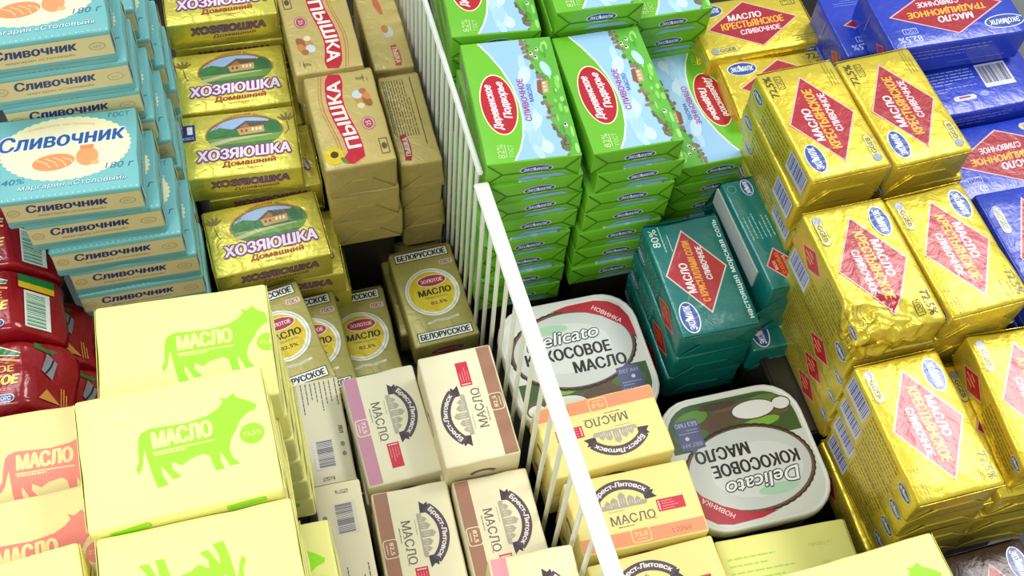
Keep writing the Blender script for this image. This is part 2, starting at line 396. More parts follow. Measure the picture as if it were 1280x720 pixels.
# teal with sea salt
SAL = '#0e6f68'
def salt_top():
    D = Face()
    diamond(D, 3, 2, 39, 25, [('МАСЛО', -5, 9, 27, 6.4, '#f2e7e4'), ('С КРИСТАЛЛАМИ СОЛИ', 0, 0.5, 56, 5.6, '#eda61e'), ('СЛИВОЧНОЕ', 6, -8, 31, 4.8, '#f2e7e4')], edge='#dcd3cd', fill='#b3202a')
    oval_logo(D, -36, 20.5, 14, 7.6); D.text('lettering', '80%', 38, 25, 17, 6.2, '#d7e6e2', 2); D.lines('small_print', 36, 17, 24, 5, 2, '#a9cfc9', 1, 5, .8)
    D.text('lettering', 'настоящая морская соль', 0, -27, 92, 4.4, '#dfeeea', 2, 0, 0, .012); return D
def salt_side(sgn=1):
    D = Face(); D.poly('side_diamond', [(4*sgn, 0), (22*sgn, -12), (40*sgn, 0), (22*sgn, 12)], '#c98a52', 1); D.poly('side_diamond', [(6*sgn, 0), (22*sgn, -10.6), (38*sgn, 0), (22*sgn, 10.6)], '#a8242a', 2)
    for y, w in ((4, 12), (0, 22), (-4, 12)): D.lines('side_diamond', 22*sgn, y, w, 0, 1, '#dd7a3c', 3, int(w), 1.5)
    D.ell('badge', -42*sgn, 6, 3.4, 3.4, '#6fb3ab', 1, 16); D.ell('badge', -42*sgn, 6, 2.8, 2.8, SAL, 2, 16); oval_logo(D, -38*sgn, -6, 8.5, 4.6, 0, 2, 'side_emblem')
    D.lines('small_print', -14*sgn, 0, 32, 20, 8, '#8fc8c0', 1, 31, .7); return D
proto('salt', 'butter_pack', 104, 64, 31.5, SAL, 'foil_ink', 2.8, 1.6, {'top': (salt_top(), None), 'back': (salt_side(1), None), 'front': (salt_side(1), None)}, 'foil_ink', ('left', 'right'), 6)
def white_flap(L, W, H):
    bm = bmesh.new()
    a, b = -.030, .051
    pts = [(a, .0335, .036), (b, .0335, .040), (b, .0265, .058), (a, .0265, .056)]
    y = W/2000
    lo = [bm.verts.new((p[0], y, p[2])) for p in pts]; up = [bm.verts.new((p[0], y + .0012, p[2])) for p in pts]
    bm.faces.new(up)
    for i in range(4): bm.faces.new((lo[i], lo[(i+1) % 4], up[(i+1) % 4], up[i]))
    bmesh.ops.recalc_face_normals(bm, faces=bm.faces)
    me = bpy.data.meshes.new('paper_flap'); bm.to_mesh(me); bm.free(); me.materials.append(mat('#b9c2c2', 'paper')); return me
def salt_narrow():
    D = Face(); D.poly('side_diamond', [(-46, 0), (-31, -11.5), (-16, 0), (-31, 11.5)], '#d8b7a6', 1); D.poly('side_diamond', [(-44.4, 0), (-31, -10.3), (-17.6, 0), (-31, 10.3)], '#b3202a', 2)
    D.text('side_diamond', 'МАСЛО', -32, 4.6, 8, 2.6, '#f0d9c9', 4, 0, 0, .01); D.text('side_diamond', 'С СОЛЬЮ', -31, 0, 19, 3, '#eda61e', 4, 0, 0, .01); D.text('side_diamond', 'СЛИВОЧНОЕ', -30, -4.4, 10, 2.2, '#f0d9c9', 4)
    oval_logo(D, 42, -3.5, 8, 4.8, 0, 2, 'emblem'); D.ell('badge', 43, 9, 3.8, 3.8, '#5fb0a8', 1, 16); D.ell('badge', 43, 9, 3.2, 3.2, SAL, 2, 16)
    for i in range(7): D.lines('small_print', 12 + (i % 2), 11 - i*3.6, 38, 0, 1, '#8fd0c8', 1, 40 + i, .9)
    return D
proto('salt_side', 'butter_pack', 104, 31.5, 64, SAL, 'foil_ink', 2.6, 1.4, {'top': (salt_narrow(), None)}, 'foil_ink', ('left', 'right'), 7, extra=[('paper_flap', white_flap(104, 31.5, 64), 'pale paper flap along the side')])
# maroon
def mar_top():
    D = Face(); diamond(D, 0, 0, 40, 25, [('МАСЛО', -4, 9, 28, 6, '#e6cfd2'), ('ШОКОЛАДНОЕ', 0, 0, 52, 6, '#d9962f')], fill='#a11f2c', edge='#c9968f')
    oval_logo(D, -34, 20.5); D.text('lettering', '62%', 36, 24, 17, 6.4, '#b98d86', 2); return D
proto('maroon', 'butter_pack', 104, 64, 31.5, '#3d1f22', 'foil_ink', 2.5, 1.2, {'top': (mar_top(), None)}, 'foil_ink', ('left',), 8)

# green country butter
GRN = '#70bf2a'
def grn_top():
    D = Face(); a = 57.6; rd = random.Random(8)
    arc = [(a, 22), (45, 15), (30, 8.5), (12, 3.2), (-5, 1), (-20, 1.2), (-36, 4), (-48, 8.5), (-a, 14)]
    D.poly('picture', [(-a, -35)] + [(a, -35)] + arc, '#9cc8ee', 1)
    D.band('picture', arc, 1.3, '#e8f3e2', 3)
    # clouds
    for k in range(16):
        x = rd.uniform(-54, 54); y = rd.uniform(-14, -2) - 4*(abs(x) < 20); D.ell('picture', x, y, rd.uniform(6, 13), rd.uniform(2.5, 5), rd.choice(('#a9d0f1', '#b7d8f4', '#cbe3f7')), 2, 14, rd.uniform(-20, 20))
    edge = [(-a, -27), (-50, -24), (-42, -27), (-34, -22), (-24, -19), (-14, -21), (-4, -17), (6, -19), (16, -21), (24, -17.5), (34, -15), (44, -13.5), (a, -14)]
    D.poly('picture', [(-a, -35), (a, -35)] + edge[::-1], '#62b43a', 4)
    for k in range(64):
        i = rd.randrange(len(edge)-1); t = rd.random(); x = edge[i][0]*(1-t) + edge[i+1][0]*t; y = edge[i][1]*(1-t) + edge[i+1][1]*t
        D.ell('picture', x, y + rd.uniform(-2.5, 2.2), rd.uniform(1, 3.2), rd.uniform(.9, 2.4), rd.choice(('#6d7248', '#5d6a34', '#86785a', '#54602c', '#7b6850', '#8a7a5c')), 5, 9)
    for k in range(30):
        x = rd.uniform(-54, 56); D.ell('picture', x, rd.uniform(-33, -24), rd.uniform(2, 6), rd.uniform(.8, 1.8), rd.choice(('#8ad25a', '#4c9a2c', '#9fdc74', '#5aa838')), 6, 9)
    D.ell('picture', 26, -25, 8, 3.4, '#b9dfe8', 6, 14, 15)
    # farmhouse, cows
    D.poly('picture', [(2, -18), (2, -23), (14, -24), (14, -19)], '#c9a778', 7); D.poly('picture', [(0, -18), (4, -14.5), (15, -16), (16, -19.5)], '#8b5a3c', 8)
    for x in (5, 8.5, 12): D.rect('picture', x, -20.8, 1.3, 2, '#fdf2d8', 8)
    for x, y in ((42, -17), (38, -20), (-30, -29), (46, -22)):
        D.ell('picture', x, y, 2.6, 1.3, '#f1efe9', 8, 10); D.ell('picture', x + 1, y + .2, 1.1, .9, '#2e2a26', 9, 8); D.ell('picture', x - 1.6, y, .6, .9, '#8c4a2c', 9, 8)
    D.ell('emblem', -4, 16.5, 29.5, 13.8, '#f0e6b4', 4, 40); D.ell('emblem', -4, 16.5, 28.3, 12.8, '#b81a28', 5, 40)
    D.text('emblem', 'Деревенское', -6, 20.6, 43, 7.4, '#fbeff0', 7, 3, .28, .022); D.text('emblem', 'Подворье', 0, 11.6, 35, 7.4, '#fbeff0', 7, 3, .28, .022)
    D.text('lettering', 'СЛИВОЧНОЕ', -2, -3.2, 41, 4.6, '#b3287c', 6, 0, 0, .02); D.text('lettering', 'масло', 4, -8.8, 17, 3.2, '#5b4a9c', 6, 0, 0, .01)
    D.text('lettering', '82%', -48, 23, 13, 5, '#cdeea0', 3); D.text('lettering', 'ГОСТ', -48, 15.5, 11, 3.6, '#cdeea0', 3); D.rect('lettering', -48, 19.4, 12, .6, '#cdeea0', 3)
    return D
def grn_end():
    D = Face(); oval_logo(D, 2, 1.5, 12.5, 4.6, 0, 2)
    D.poly('picture', [(-12, -9.2), (26, -9.2), (20, -5.6), (-6, -5.6)], '#86b4dd', 1); return D
def grn_side():
    D = Face(); D.barcode('barcode', -36, 0, 26, 14, '#23301c', '#cfd8c0', 1, 13, 0, 20); D.lines('small_print', 10, 0, 50, 10, 5, '#3d7a18', 1, 2, .6); return D
proto('green', 'butter_pack', 118, 71, 23.5, GRN, 'card', 1.1, .7, {'top': (grn_top(), None), 'left': (grn_end(), None), 'right': (grn_end(), None), 'front': (grn_side(), None), 'back': (grn_side(), None)}, 'card', (), 9)
def creases(w, h, side):
    O, U, V, N = frames(118, 71, 23.5)[side]; bm = bmesh.new()
    for s in (-1, 0, 1):
        for a, b in ((((-w/2+12), -1.4), (w/2-12, -1.4)),) if s == 0 else (((s*(w/2-1.2), h/2-1.2), (s*(w/2-12.2), -1.3)), ((s*(w/2-1.2), -h/2+1.2), (s*(w/2-12.2), -1.5))):
            d = Vector((b[0]-a[0], b[1]-a[1])).normalized(); n = Vector((-d.y, d.x))*.35
            q = [O + U*((p[0]+k*n.x)/1000) + V*((p[1]+k*n.y)/1000) + N*.0005 for p, k in ((a, -1), (b, -1), (b, 1), (a, 1))]
            q2 = [x - N*.0008 for x in q]; vs = [bm.verts.new(x) for x in q]; v2 = [bm.verts.new(x) for x in q2]
            bm.faces.new(vs)
            for i in range(4): bm.faces.new((v2[i], v2[(i+1) % 4], vs[(i+1) % 4], vs[i]))
    bmesh.ops.recalc_face_normals(bm, faces=bm.faces)
    me = bpy.data.meshes.new('fold_crease'); bm.to_mesh(me); bm.free(); me.materials.append(mat('#3f7a12', 'card')); return me
PROTO['green'][1].extend([('fold_crease', creases(71, 23.5, 'left'), None), ('fold_crease', creases(71, 23.5, 'right'), None)])

# turquoise margarine
TEA = '#72b8b9'
def tea_top():
    D = Face(); D.ell('picture', -2, 5, 42, 26.5, '#f2ecc0', 1, 44, 0, .035)
    D.text('lettering', 'Сливочник', -4, 13.5, 82, 12.5, '#27599c', 4, 1, .18, .022, outline=(.05, '#e9f0ee'))
    D.ell('picture', -10, -6, 14, 7, '#f0915a', 3, 26, 4)
    for k in range(4): D.band('picture', [(-21+k*5.6, -3+math.sin(k)), (-15+k*5.6, -6), (-12+k*5, -10.5)], .6, '#f6d9a8', 4)
    D.ell('picture', 12, -4, 7.5, 8, '#f39a60', 3, 22); D.rect('picture', 12, 4.4, 9, 3, '#ee8a50', 3); D.ell('picture', 17, -10, 3, 2, '#f6b070', 5, 12)
    D.text('lettering', '180 г', 33, -14, 18, 5, '#2f6f94', 3, 0, .25); D.text('lettering', '40%', -36, -19, 15, 4.5, '#2f6f94', 3, 0, .25)
    D.text('lettering', 'маргарин «Столовый»', 2, -25.5, 70, 5, '#e4f5f2', 4, 0, .2, outline=(.045, '#2f7f9c'))
    D.text('lettering', 'ГОСТ', 34, 30, 14, 4, '#2f6f94', 3, 0, .1)
    for i in range(24): D.ell('dots', -43 + i*3.75, -33.4, .45, .45, '#d8f2ee', 2, 6)
    D.text('lettering', 'Сливочное настроение', -4, 26, 44, 3, '#e6a878', 3, 0, .2, arc=90)
    return D
def tea_front():
    D = Face(); D.rect('label_panel', 0, 2.6, 89.5, 17.8, '#d9cb96', 1)
    D.text('lettering', 'Сливочник', -4, 5.6, 52, 8, '#2b3f77', 3, 0, .15, .03); D.text('lettering', 'маргарин «Столовый»', -2, -2.4, 44, 2.8, '#5c5a60', 3, 0, .15)
    for x, ww in ((35, 5.4), (-39, 4.2)):
        q = 'badge|%d' % x; D.ell(q, x, 2.5, ww, 3.6, '#9aa072', 2, 18); D.ell(q, x, 2.5, ww-.6, 3, '#d9cb96', 3, 18); D.text(q, 'EAC', x, 2.5, 5, 2.4, '#9aa072', 4)
    D.rect('edge_line', 0, -10, 84, .5, '#7f8f86', 2); return D
def tea_end():
    D = Face(); D.text('lettering', 'МДЖ 40%', -4, 1, 40, 5.5, '#cfe6e6', 2, 0, 0, .02); D.poly('label_panel', [(-34, 11.5), (-30, 11.5), (-28, -6), (-34, -6)], '#b9b3ac', 1); D.poly('label_panel|2', [(30, 11.5), (34, 11.5), (34, -6), (26, -9)], '#cdbf72', 1); return D
proto('margarine', 'margarine_pack', 92, 71, 30, TEA, 'paper', 1.6, 1.6, {'top': (tea_top(), None), 'front': (tea_front(), None), 'right': (tea_end(), None)}, 'paper', ('left',), 10)

# gold margarine with cottage picture
KHO = '#e0d45c'
def kho_top(mir=1):
    D = Face(); cx, cy, rx, ry = 4, 9, 31, 17.5
    D.ell('picture', cx, cy, rx+1, ry+1, '#cf7a2c', 1, 36, 0, 0, -12, 192); D.ell('picture', cx, cy, rx, ry, '#3f7a2e', 2, 36)
    D.poly('picture', [(cx-24, cy+4)] + [(cx + 29*math.cos(a), cy + 16.3*math.sin(a)) for a in [PI*(1-i/16)*.86 + .12 for i in range(17)]][::-1][::-1], '#9db4dc', 3)
    D.poly('picture', [(cx-29, cy+2), (cx-20, cy+8), (cx-10, cy+5), (cx, cy+7), (cx+12, cy+10), (cx+29, cy+4), (cx+29, cy-3), (cx-29, cy-3)], '#2f7030', 4)
    D.poly('picture', [(cx-30, cy-3), (cx+30, cy-3), (cx+26, cy-10), (cx-26, cy-10)], '#6f9a3c', 4); D.band('picture', [(cx-28, cy-9), (cx-12, cy-5.5), (cx+6, cy-4.4), (cx+22, cy-4)], [4, 3, 2, 1], '#c4b88a', 5)
    D.poly('picture', [(cx-6, cy+5), (cx-4, cy-2), (cx+16, cy-1), (cx+16, cy+6)], '#c59a5c', 6); D.poly('picture', [(cx-9, cy+4.5), (cx+2, cy+12.5), (cx+19, cy+10), (cx+19, cy+6.5)], '#5b4a34', 7)
    D.poly('picture', [(cx-5, cy+4.6), (cx+1.8, cy+10), (cx+5, cy+5.6)], '#a06a3a', 8)
    for x in (-2, 1.6): D.rect('picture', cx+x, cy+2, 1.6, 2.6, '#7c2f1e', 8)
    for x in (7, 10, 13): D.rect('picture', cx+x, cy+2.9, 1.7, 3, '#efe2c0', 8)
    D.ell('picture', cx+23, cy+5, 6, 6, '#2c6a34', 8, 16); D.ell('picture', cx-22, cy+3, 6, 4, '#357a34', 8, 16)
    D.text('lettering', 'Для домашней выпечки', cx, cy+ry+2.6, 56, 3.1, '#c4502c', 3, 0, .1, .01, arc=30)
    D.text('lettering', 'ХОЗЯЮШКА', 2, -10.5, 74, 10.5, '#f1dcec', 12, 0, .08, .03, outline=(.085, '#7c2f6a'))
    D.text('lettering', 'Домашний', 5, -21.3, 42, 6, '#a5401e', 4, 0, .1, .035); D.text('lettering', 'маргарин', 5, -27.2, 20, 2.6, '#8a5a24', 4)
    x0 = -39*mir
    for k, a in enumerate((60, 35, 90, 120, 145)): D.ell('sprig', x0 + 5*math.cos(math.radians(a)), 17 + 5*math.sin(math.radians(a)), 4, 1, '#7c6a1c', 2, 10, a)
    D.band('sprig', [(x0, 17), (x0+1, 8), (x0+3*mir, 3)], .9, '#7c6a1c', 2)
    return D
def kho_front():
    D = Face(); D.text('lettering', 'ХОЗЯЮШКА', 4, 5, 62, 7.5, '#8a5a72', 4, 0, .08, .02, outline=(.06, '#6a3558')); D.text('lettering', 'Домашний', 8, -3, 36, 4.2, '#8a4a1e', 3, 0, .1, .02); D.text('lettering', 'маргарин', 10, -8, 18, 2.4, '#7a5a20', 3); return D
for k, mir in (('gold_a', 1), ('gold_b', -1)):
    proto(k, 'margarine_pack', 93, 66, 30, KHO, 'foil', 1.8, 1.1, {'top': (kho_top(mir), None), 'front': (kho_front(), None)}, 'foil_ink', ('right', 'left'), 11)
stick = Face(); stick.rect('sticker', -41, 15, 11.5, 17, '#1d2f7a', 3); stick.text('sticker', '1', -39.5, 17.5, 3.4, 7.6, '#eef0f8', 5, 0, 0, .03); stick.text('sticker', 'класс', -41, 9.6, 9, 2.6, '#cdd4ee', 5)
PROTO['gold_sticker'] = ('margarine_pack', PROTO['gold_b'][1] + [(p, me, 'dark blue sticker with white figure 1') for p, me in stick.place(frames(93, 66, 30)['top'], 'card').items()], (93, 66, 30))

# dull gold baking margarine with red wave banner
PYS = '#c0ac66'
def pys_top():
    D = Face(); wv = lambda x: 4.5 + 3.2*math.sin((x + 8)/48*PI)
    xs = [-46, -43, -38, -30, -20, -10, 0, 10, 20, 30, 38, 43, 47]
    D.band('banner', [(x, wv(x) + (6 if x < -42 else 0) - (0 if x < 42 else 0)) for x in xs], [6, 12, 15.5, 15, 15, 15, 15, 15, 15, 15.5, 16, 14, 10], '#d9a07c', 2)
    D.band('banner', [(x, wv(x) + (6 if x < -42 else 0)) for x in xs], [4.6, 10.4, 14, 13.4, 13.4, 13.4, 13.4, 13.4, 13.4, 14, 14.6, 12.6, 9], '#bd1c30', 3)
    D.text('lettering', 'ПЫШКА', 4, 4.6, 70, 10.5, '#f3e6da', 6, 0, 0, .03, warp=lambda X, Y: (X, Y + wv(X + 4) - 4.6))
    D.band('banner', [(x, wv(x) + 10.5) for x in xs[1:]], .9, '#c47a3c', 2); D.band('banner', [(x, wv(x) + 12.6) for x in xs[3:]], .5, '#c47a3c', 2)
    D.ell('sunflower', -36, 19, 8, 7.4, '#d9c11c', 3, 24, 0, .12); D.ell('sunflower', -35, 18.5, 3.4, 3.2, '#4a3416', 5, 14); D.ell('sunflower', -42, 12, 4, 1.8, '#4f8a2c', 4, 12, 30)
    D.ell('badge', -9, -14, 7, 5.4, '#b25c6c', 2, 24); D.ell('badge', -9, -14, 6, 4.6, '#ddc7a4', 3, 24); D.ell('badge', -9, -14, 5.4, 4, '#a8485c', 4, 24); D.text('badge', '25', -9, -14, 5, 3.4, '#ecd8c4', 6)
    for x, y, rx, ry, c in ((17, -13, 8, 5, '#b98a4a'), (14, -18, 6, 3.4, '#8f5f32'), (22, -11, 4.5, 4, '#c3cdd0'), (20, -18, 5, 3, '#c8803c'), (10, -12, 3, 3, '#d9cda4'), (25, -16, 3, 3, '#a06a3a')): D.ell('picture', x, y, rx, ry, c, 3, 16, 20)
    for a, b, c, d in ((-34, -18.4, 15, .6), (-34, -24.6, 15, .6), (-41.5, -21.5, .6, 6.2), (-26.5, -21.5, .6, 6.2)): D.rect('badge|2', a, b, c, d, '#5b4c20', 2)
    D.ell('badge|2', -34, -21.5, 3.2, 2.1, '#5b4c20', 3, 12); D.text('lettering', '60%', 39, -17, 3.2, 7, '#6b5a28', 2, 0); D.lines('small_print', 39, -21, 8, 3, 2, '#6b5a28', 1, 4, .5); return D
def pys_side():
    D = Face(); D.lines('small_print', 12, 4.5, 62, 18, 9, '#57491f', 1, 6, .7); D.band('small_print', [(-16, 15), (44, 15)], .7, '#3f3416'); D.band('small_print', [(-30, -9), (44, -9)], .7, '#3f3416')
    D.band('banner', [(-44, 10), (-38, 8.6), (-28, 8), (-20, 9), (-17, 10)], [5, 6, 6, 6, 5], '#b3202e', 2); D.text('banner', 'ПЫШКА', -30, 8.4, 19, 4, '#efdfd0', 5, 0, 0, .03); return D
def pys_side2():
    D = Face(); D.band('banner', [(22, 4), (30, 5), (40, 5), (46, 4)], [5, 6, 6, 5], '#b04a3c', 2); D.text('banner', 'ПЫШКА', 34, 4.8, 18, 4, '#dcc8a4', 5, 0, 0, .03)
    D.ell('picture', 6, 3, 7, 4.6, '#c3c4b8', 2, 18); D.ell('picture', 2, 1, 5, 3, '#b9803c', 3, 14); D.band('banner', [(-38, -1), (-28, 0), (-16, 2)], [4, 6, 3], '#bd6a3c', 2); return D
proto('bake', 'margarine_pack', 99, 58, 36, PYS, 'dull_foil', 2.4, 1.5, {'top': (pys_top(), None), 'front': (pys_side(), None)}, 'dull_foil', ('left', 'right'), 12)
proto('bake_side', 'margarine_pack', 99, 36, 58, PYS, 'dull_foil', 2.2, 1.4, {'top': (pys_side(), None)}, 'dull_foil', ('left', 'right'), 13)
proto('bake_side2', 'margarine_pack', 99, 36, 58, PYS, 'dull_foil', 2.2, 1.4, {'top': (pys_side2(), None)}, 'dull_foil', ('left', 'right'), 14)

# olive gold butter with white bars (portrait print, long axis v)
BEL = '#b1a65c'
def bel_top():
    D = Face()
    for q, y in enumerate((41, -40)):
        nb = 'name_bar|%d' % q
        D.rect(nb, 0, y, 47, 9.4, '#2b2a26', 1); D.rect(nb, 0, y, 45.6, 8, '#eceae2', 2); D.text(nb, 'БЕЛОРУССКОЕ', 0, y, 42, 5.4, '#22221f', 4, 0, 0, .035)
    D.ell('label_panel', 0, 2, 24, 24.5, '#8f8a66', 1, 36); D.ell('label_panel', 0, 2, 23.4, 24, '#e3e2d2', 2, 36); D.ell('label_panel', 0, 2, 21.6, 22.2, '#b8b48c', 3, 36); D.ell('label_panel', 0, 2, 21, 21.6, '#e8e6d8', 4, 36); D.ell('label_panel', -.4, 2, 19.6, 20.2, '#d9bd24', 5, 36)
    D.ell('emblem', 2, 13, 13, 6, '#ece2d8', 6, 26); D.ell('emblem', 2, 13, 12.2, 5.3, '#b23045', 7, 26); D.text('emblem', 'ЗОЛОТОЕ', 2, 13, 18.5, 3.4, '#f1dfe0', 9, 0, 0, .02)
    D.text('lettering', 'МАСЛО', 2, 2, 28, 6, '#2c2a1e', 8, 0, 0, .03); D.text('lettering', 'традиционное', 2, -4, 20, 2.4, '#6a5c20', 8); D.text('lettering', '82,5%', 3, -9.5, 14, 3.4, '#3a3420', 8, 0, 0, .02)
    D.band('ribbon', [(-12, -28), (-4, -26.6), (6, -27), (16, -25.5)], 2.2, '#d9d5c2', 2); D.text('ribbon', 'сладкосливочное', 2, -27, 22, 1.5, '#7a7450', 4, 2)
    D.rrect('badge', 19, 29.5, 12, 5.4, 2, '#d8c3b4', 1); D.text('badge', 'ГОСТ', 19, 29.5, 9, 3.2, '#a05a60', 3, 0, 0, .03); return D
def bel_front():
    D = Face(); D.ell('emblem', 0, 2, 15, 6, '#c9a39a', 1, 26); D.ell('emblem', 0, 2, 14.2, 5.3, '#a04a52', 2, 26); D.text('emblem', 'ЗОЛОТОЕ', 0, 2, 20, 3.6, '#d8b9b0', 4, 0, 0, .01); return D
proto('olive', 'butter_pack', 57, 97, 30, BEL, 'dull_foil', 2.4, 1.4, {'top': (bel_top(), None), 'front': (bel_front(), None)}, 'dull_foil', ('back',), 15)

# cream packs with cow
COW = [(-28, 10), (-24, 11.5), (-5, 10.5), (6, 12), (12, 15), (15, 18), (13.5, 21), (17, 19.5), (21, 22), (22.5, 19), (27, 16.5), (32, 12.5), (31, 10), (26, 8.6), (22, 5), (19, 0), (16, -4), (14.6, -9), (15, -14), (18.5, -19), (13.5, -19), (10.5, -12), (9.4, -10), (9.2, -15), (10.5, -20), (6, -20), (4, -11), (1, -9), (-6, -10.5), (-10, -13), (-15, -10), (-15, -14), (-11, -19), (-15.5, -19.5), (-19, -13), (-20.5, -11), (-20.5, -15), (-18, -22), (-23.5, -22.5), (-25.4, -14), (-26.6, -6), (-27.6, 0), (-28.5, -4), (-29.5, -9), (-31.5, -13), (-33, -10), (-31, -6), (-30.6, 2), (-29.6, 8)]
def cow_top(col='#9be61c', base='#f2ee92', ox=11, faint='#dfe8a0'):
    D = Face(); oy = 1
    D.poly('cow_print', [(x + ox, y + oy) for x, y in COW], col, 1)
    D.text('lettering', 'МАСЛО', ox - 8, oy + 4.5, 30, 9.4, base, 3, 1, 0, .035); D.rect('lettering', ox - 8, oy - 2.6, 32, .7, base, 3); D.lines('lettering', ox - 8, oy - 4, 30, 0, 1, base, 3, 7, 1.0)
    D.ell('round_badge', ox + 27, oy - 3.5, 7.6, 7.2, base, 2, 30); D.ell('round_badge', ox + 27, oy - 3.5, 6.4, 6.0, col, 3, 30); D.text('round_badge', '72,5%', ox + 27, oy - 3.5, 9.4, 2.8, base, 5)
    D.text('faint_print', 'Гринвагрс', ox - 38, 15, 21, 4, faint, 2, 3, .2); D.ell('faint_print', ox - 37, 23, 3.2, 1.6, faint, 2, 14); D.rect('faint_print', ox - 37, 26, 5, .9, faint, 2)
    D.lines('faint_print', 8, -31, 46, 0, 1, faint, 2, 4, .9); D.text('faint_print', '180 г', 34, -27, 9, 3, faint, 2); return D
def cow_front(col='#9be61c', faint='#dfe8a0'):
    D = Face(); D.rect('stripe_print', -29, 8, 20, 5, col, 2, 6); D.rect('stripe_print|2', 29, 8.6, 20, 5, col, 2, 6); D.lines('faint_print', -2, -2, 44, 0, 1, faint, 2, 4, .9); D.ell('faint_print', -30, -5, 2.4, 1.4, faint, 2, 12); return D
CW = '#f2ee92'
proto('olive_plain', 'butter_pack', 57, 97, 30, BEL, 'dull_foil', 2.4, 2.4, {}, 'dull_foil', ('back', 'top'), 25)
proto('cow_green', 'butter_pack', 98, 75, 30, CW, 'paper', 2.0, 1.0, {'top': (cow_top(), None), 'front': (cow_front(), None)}, 'paper', ('left', 'right'), 16)
proto('cow_green_shift', 'butter_pack', 98, 75, 30, CW, 'paper', 2.0, 1.0, {'top': (cow_top(ox=19), None), 'front': (cow_front(), None)}, 'paper', ('left', 'right'), 17)
proto('cow_salmon', 'butter_pack', 98, 75, 30, '#f0dc94', 'paper', 2.0, 1.0, {'top': (cow_top('#ee8270', '#f0dc94', 17, '#e9cf98'), None), 'front': (cow_front('#ee8270', '#e9cf98'), None)}, 'paper', ('left', 'right'), 18)
def cow_back():
    D = Face()
    for i in range(9): D.lines('small_print', -14, 22 - i*5.2, 58, 0, 1, '#9ccc3c', 1, 50 + i, 1.1)
    D.text('small_print', 'продукт', 26, 22, 18, 3, '#c3bf58', 1); D.text('small_print', 'годен', 26, 8, 6, 3, '#c3bf58', 1); return D
proto('cow_back', 'butter_pack', 98, 75, 30, '#e6e282', 'paper', 2.0, 1.0, {'top': (cow_back(), None)}, 'paper', ('left', 'right'), 19)
proto('cow_plain', 'butter_pack', 98, 75, 30, '#f0e78c', 'paper', 2.0, 1.0, {}, 'paper', ('left', 'right'), 20)

# cream packs with a banner over a castle
def brest_top(stripe, badge='72,5', extra=False, base='#e9dfba'):
    D = Face(); L = 91; D.rect('stripe', 0, -21.6, L, 10.6, stripe, 1)
    D.rrect('badge', -2, -20.6, 14, 10.4, 2.4, base, 2); D.rrect('badge', -2, -20.6, 12.8, 9.2, 2, stripe, 3); D.text('badge', badge, -2, -20, 9, 3.2, base, 5, 0, 0, .02); D.rect('badge', -2, -23.3, 7, .5, base, 5)
    D.text('lettering', 'МАСЛО', -4, -7.2, 32, 6.4, '#6a6258', 3, 0, 0, -.008)
    for x in (-19.5, -14, -9, -4, 1, 6.5, 11.5): D.rect('lettering', x, -10.5, 2.2, .35, '#6a6258', 3)
    D.lines('lettering', -4, -12.6, 24, 0, 1, '#7a7268', 3, 8, .7)
    D.rect('red_panel', 25, -2.6, 20, 9, '#cf2740', 2)
    D.rect('red_panel', 16.5, -2.6, .9, 7, '#f2c9c6', 4)
    for i in range(4): D.lines('red_panel', 26, 0.2 - i*1.9, 15, 0, 1, '#ec8f90', 4, 60+i, .6)
    R = 26; cx, cy = -8, -8
    arc = [(cx + R*math.sin(t), cy + R*math.cos(t)) for t in [-.86 + 1.72*i/18 for i in range(19)]]
    D.band('banner', arc, 7.2, '#54414a', 3)
    for s in (-1, 1):
        t = .86*s; x, y = cx + (R-1.6)*math.sin(t), cy + (R-1.6)*math.cos(t)
        D.poly('banner', [(x - 3*s, y + 3), (x + 5.4*s, y + 2.2), (x + 3.6*s, y - .2), (x + 6.4*s, y - 3.4), (x - 2.4*s, y - 4.0)], '#3e3038', 2)
    D.text('banner', 'Брест-Литовск', cx, cy + R, 40, 4.4, '#efe6dc', 5, 0, .05, .03, arc=R)
    ink = '#b3a998'                                     # the castle engraving
    for x, w_, h_ in ((-8, 5, 8), (-14, 5, 5), (-2, 5, 5), (-19, 4, 3.4), (3, 4, 3.4)):
        D.rect('castle_print', x, 2 + h_/2, w_, h_, ink, 2)
        D.poly('castle_print', [(x - w_/2 - .4, 2 + h_), (x + w_/2 + .4, 2 + h_), (x, 2 + h_ + 2.6)], ink, 2)
        for q in (-1, 1): D.rect('castle_print', x + q*w_*.2, 2 + h_*.5, .7, h_*.5, '#d8ccab', 3)
    D.rect('castle_print', -8, 1.6, 32, 1.2, ink, 2)
    for x in (-23, -21, 6, 8): D.ell('castle_print', x, 3, 1.1, 1.8, ink, 2, 8)
    D.lines('lettering', -8, -.8, 24, 0, 1, ink, 2, 3, .6)
    if extra: D.text('lettering', 'с солью', 27, -22, 14, 3.2, '#b5552c', 3)
    return D
def brest_side(sgn=1):
    D = Face(); D.band('banner', [(-10, -3), (-5, 1), (0, 2.4), (5, 1), (10, -3)], 3.4, '#6a5440', 2); D.lines('small_print', 0, -8, 30, 0, 1, '#8a7658', 1, 2, .7); return D
def brest_end():
    D = Face(); D.band('banner', [(-9, -2), (-5, 1), (0, 2), (5, 1), (9, -2)], 3, '#5d4a3a', 2); D.band('banner', [(-9, -2), (-5, .6), (0, 1.4), (5, .6), (9, -2)], .8, '#b9a884', 3); return D
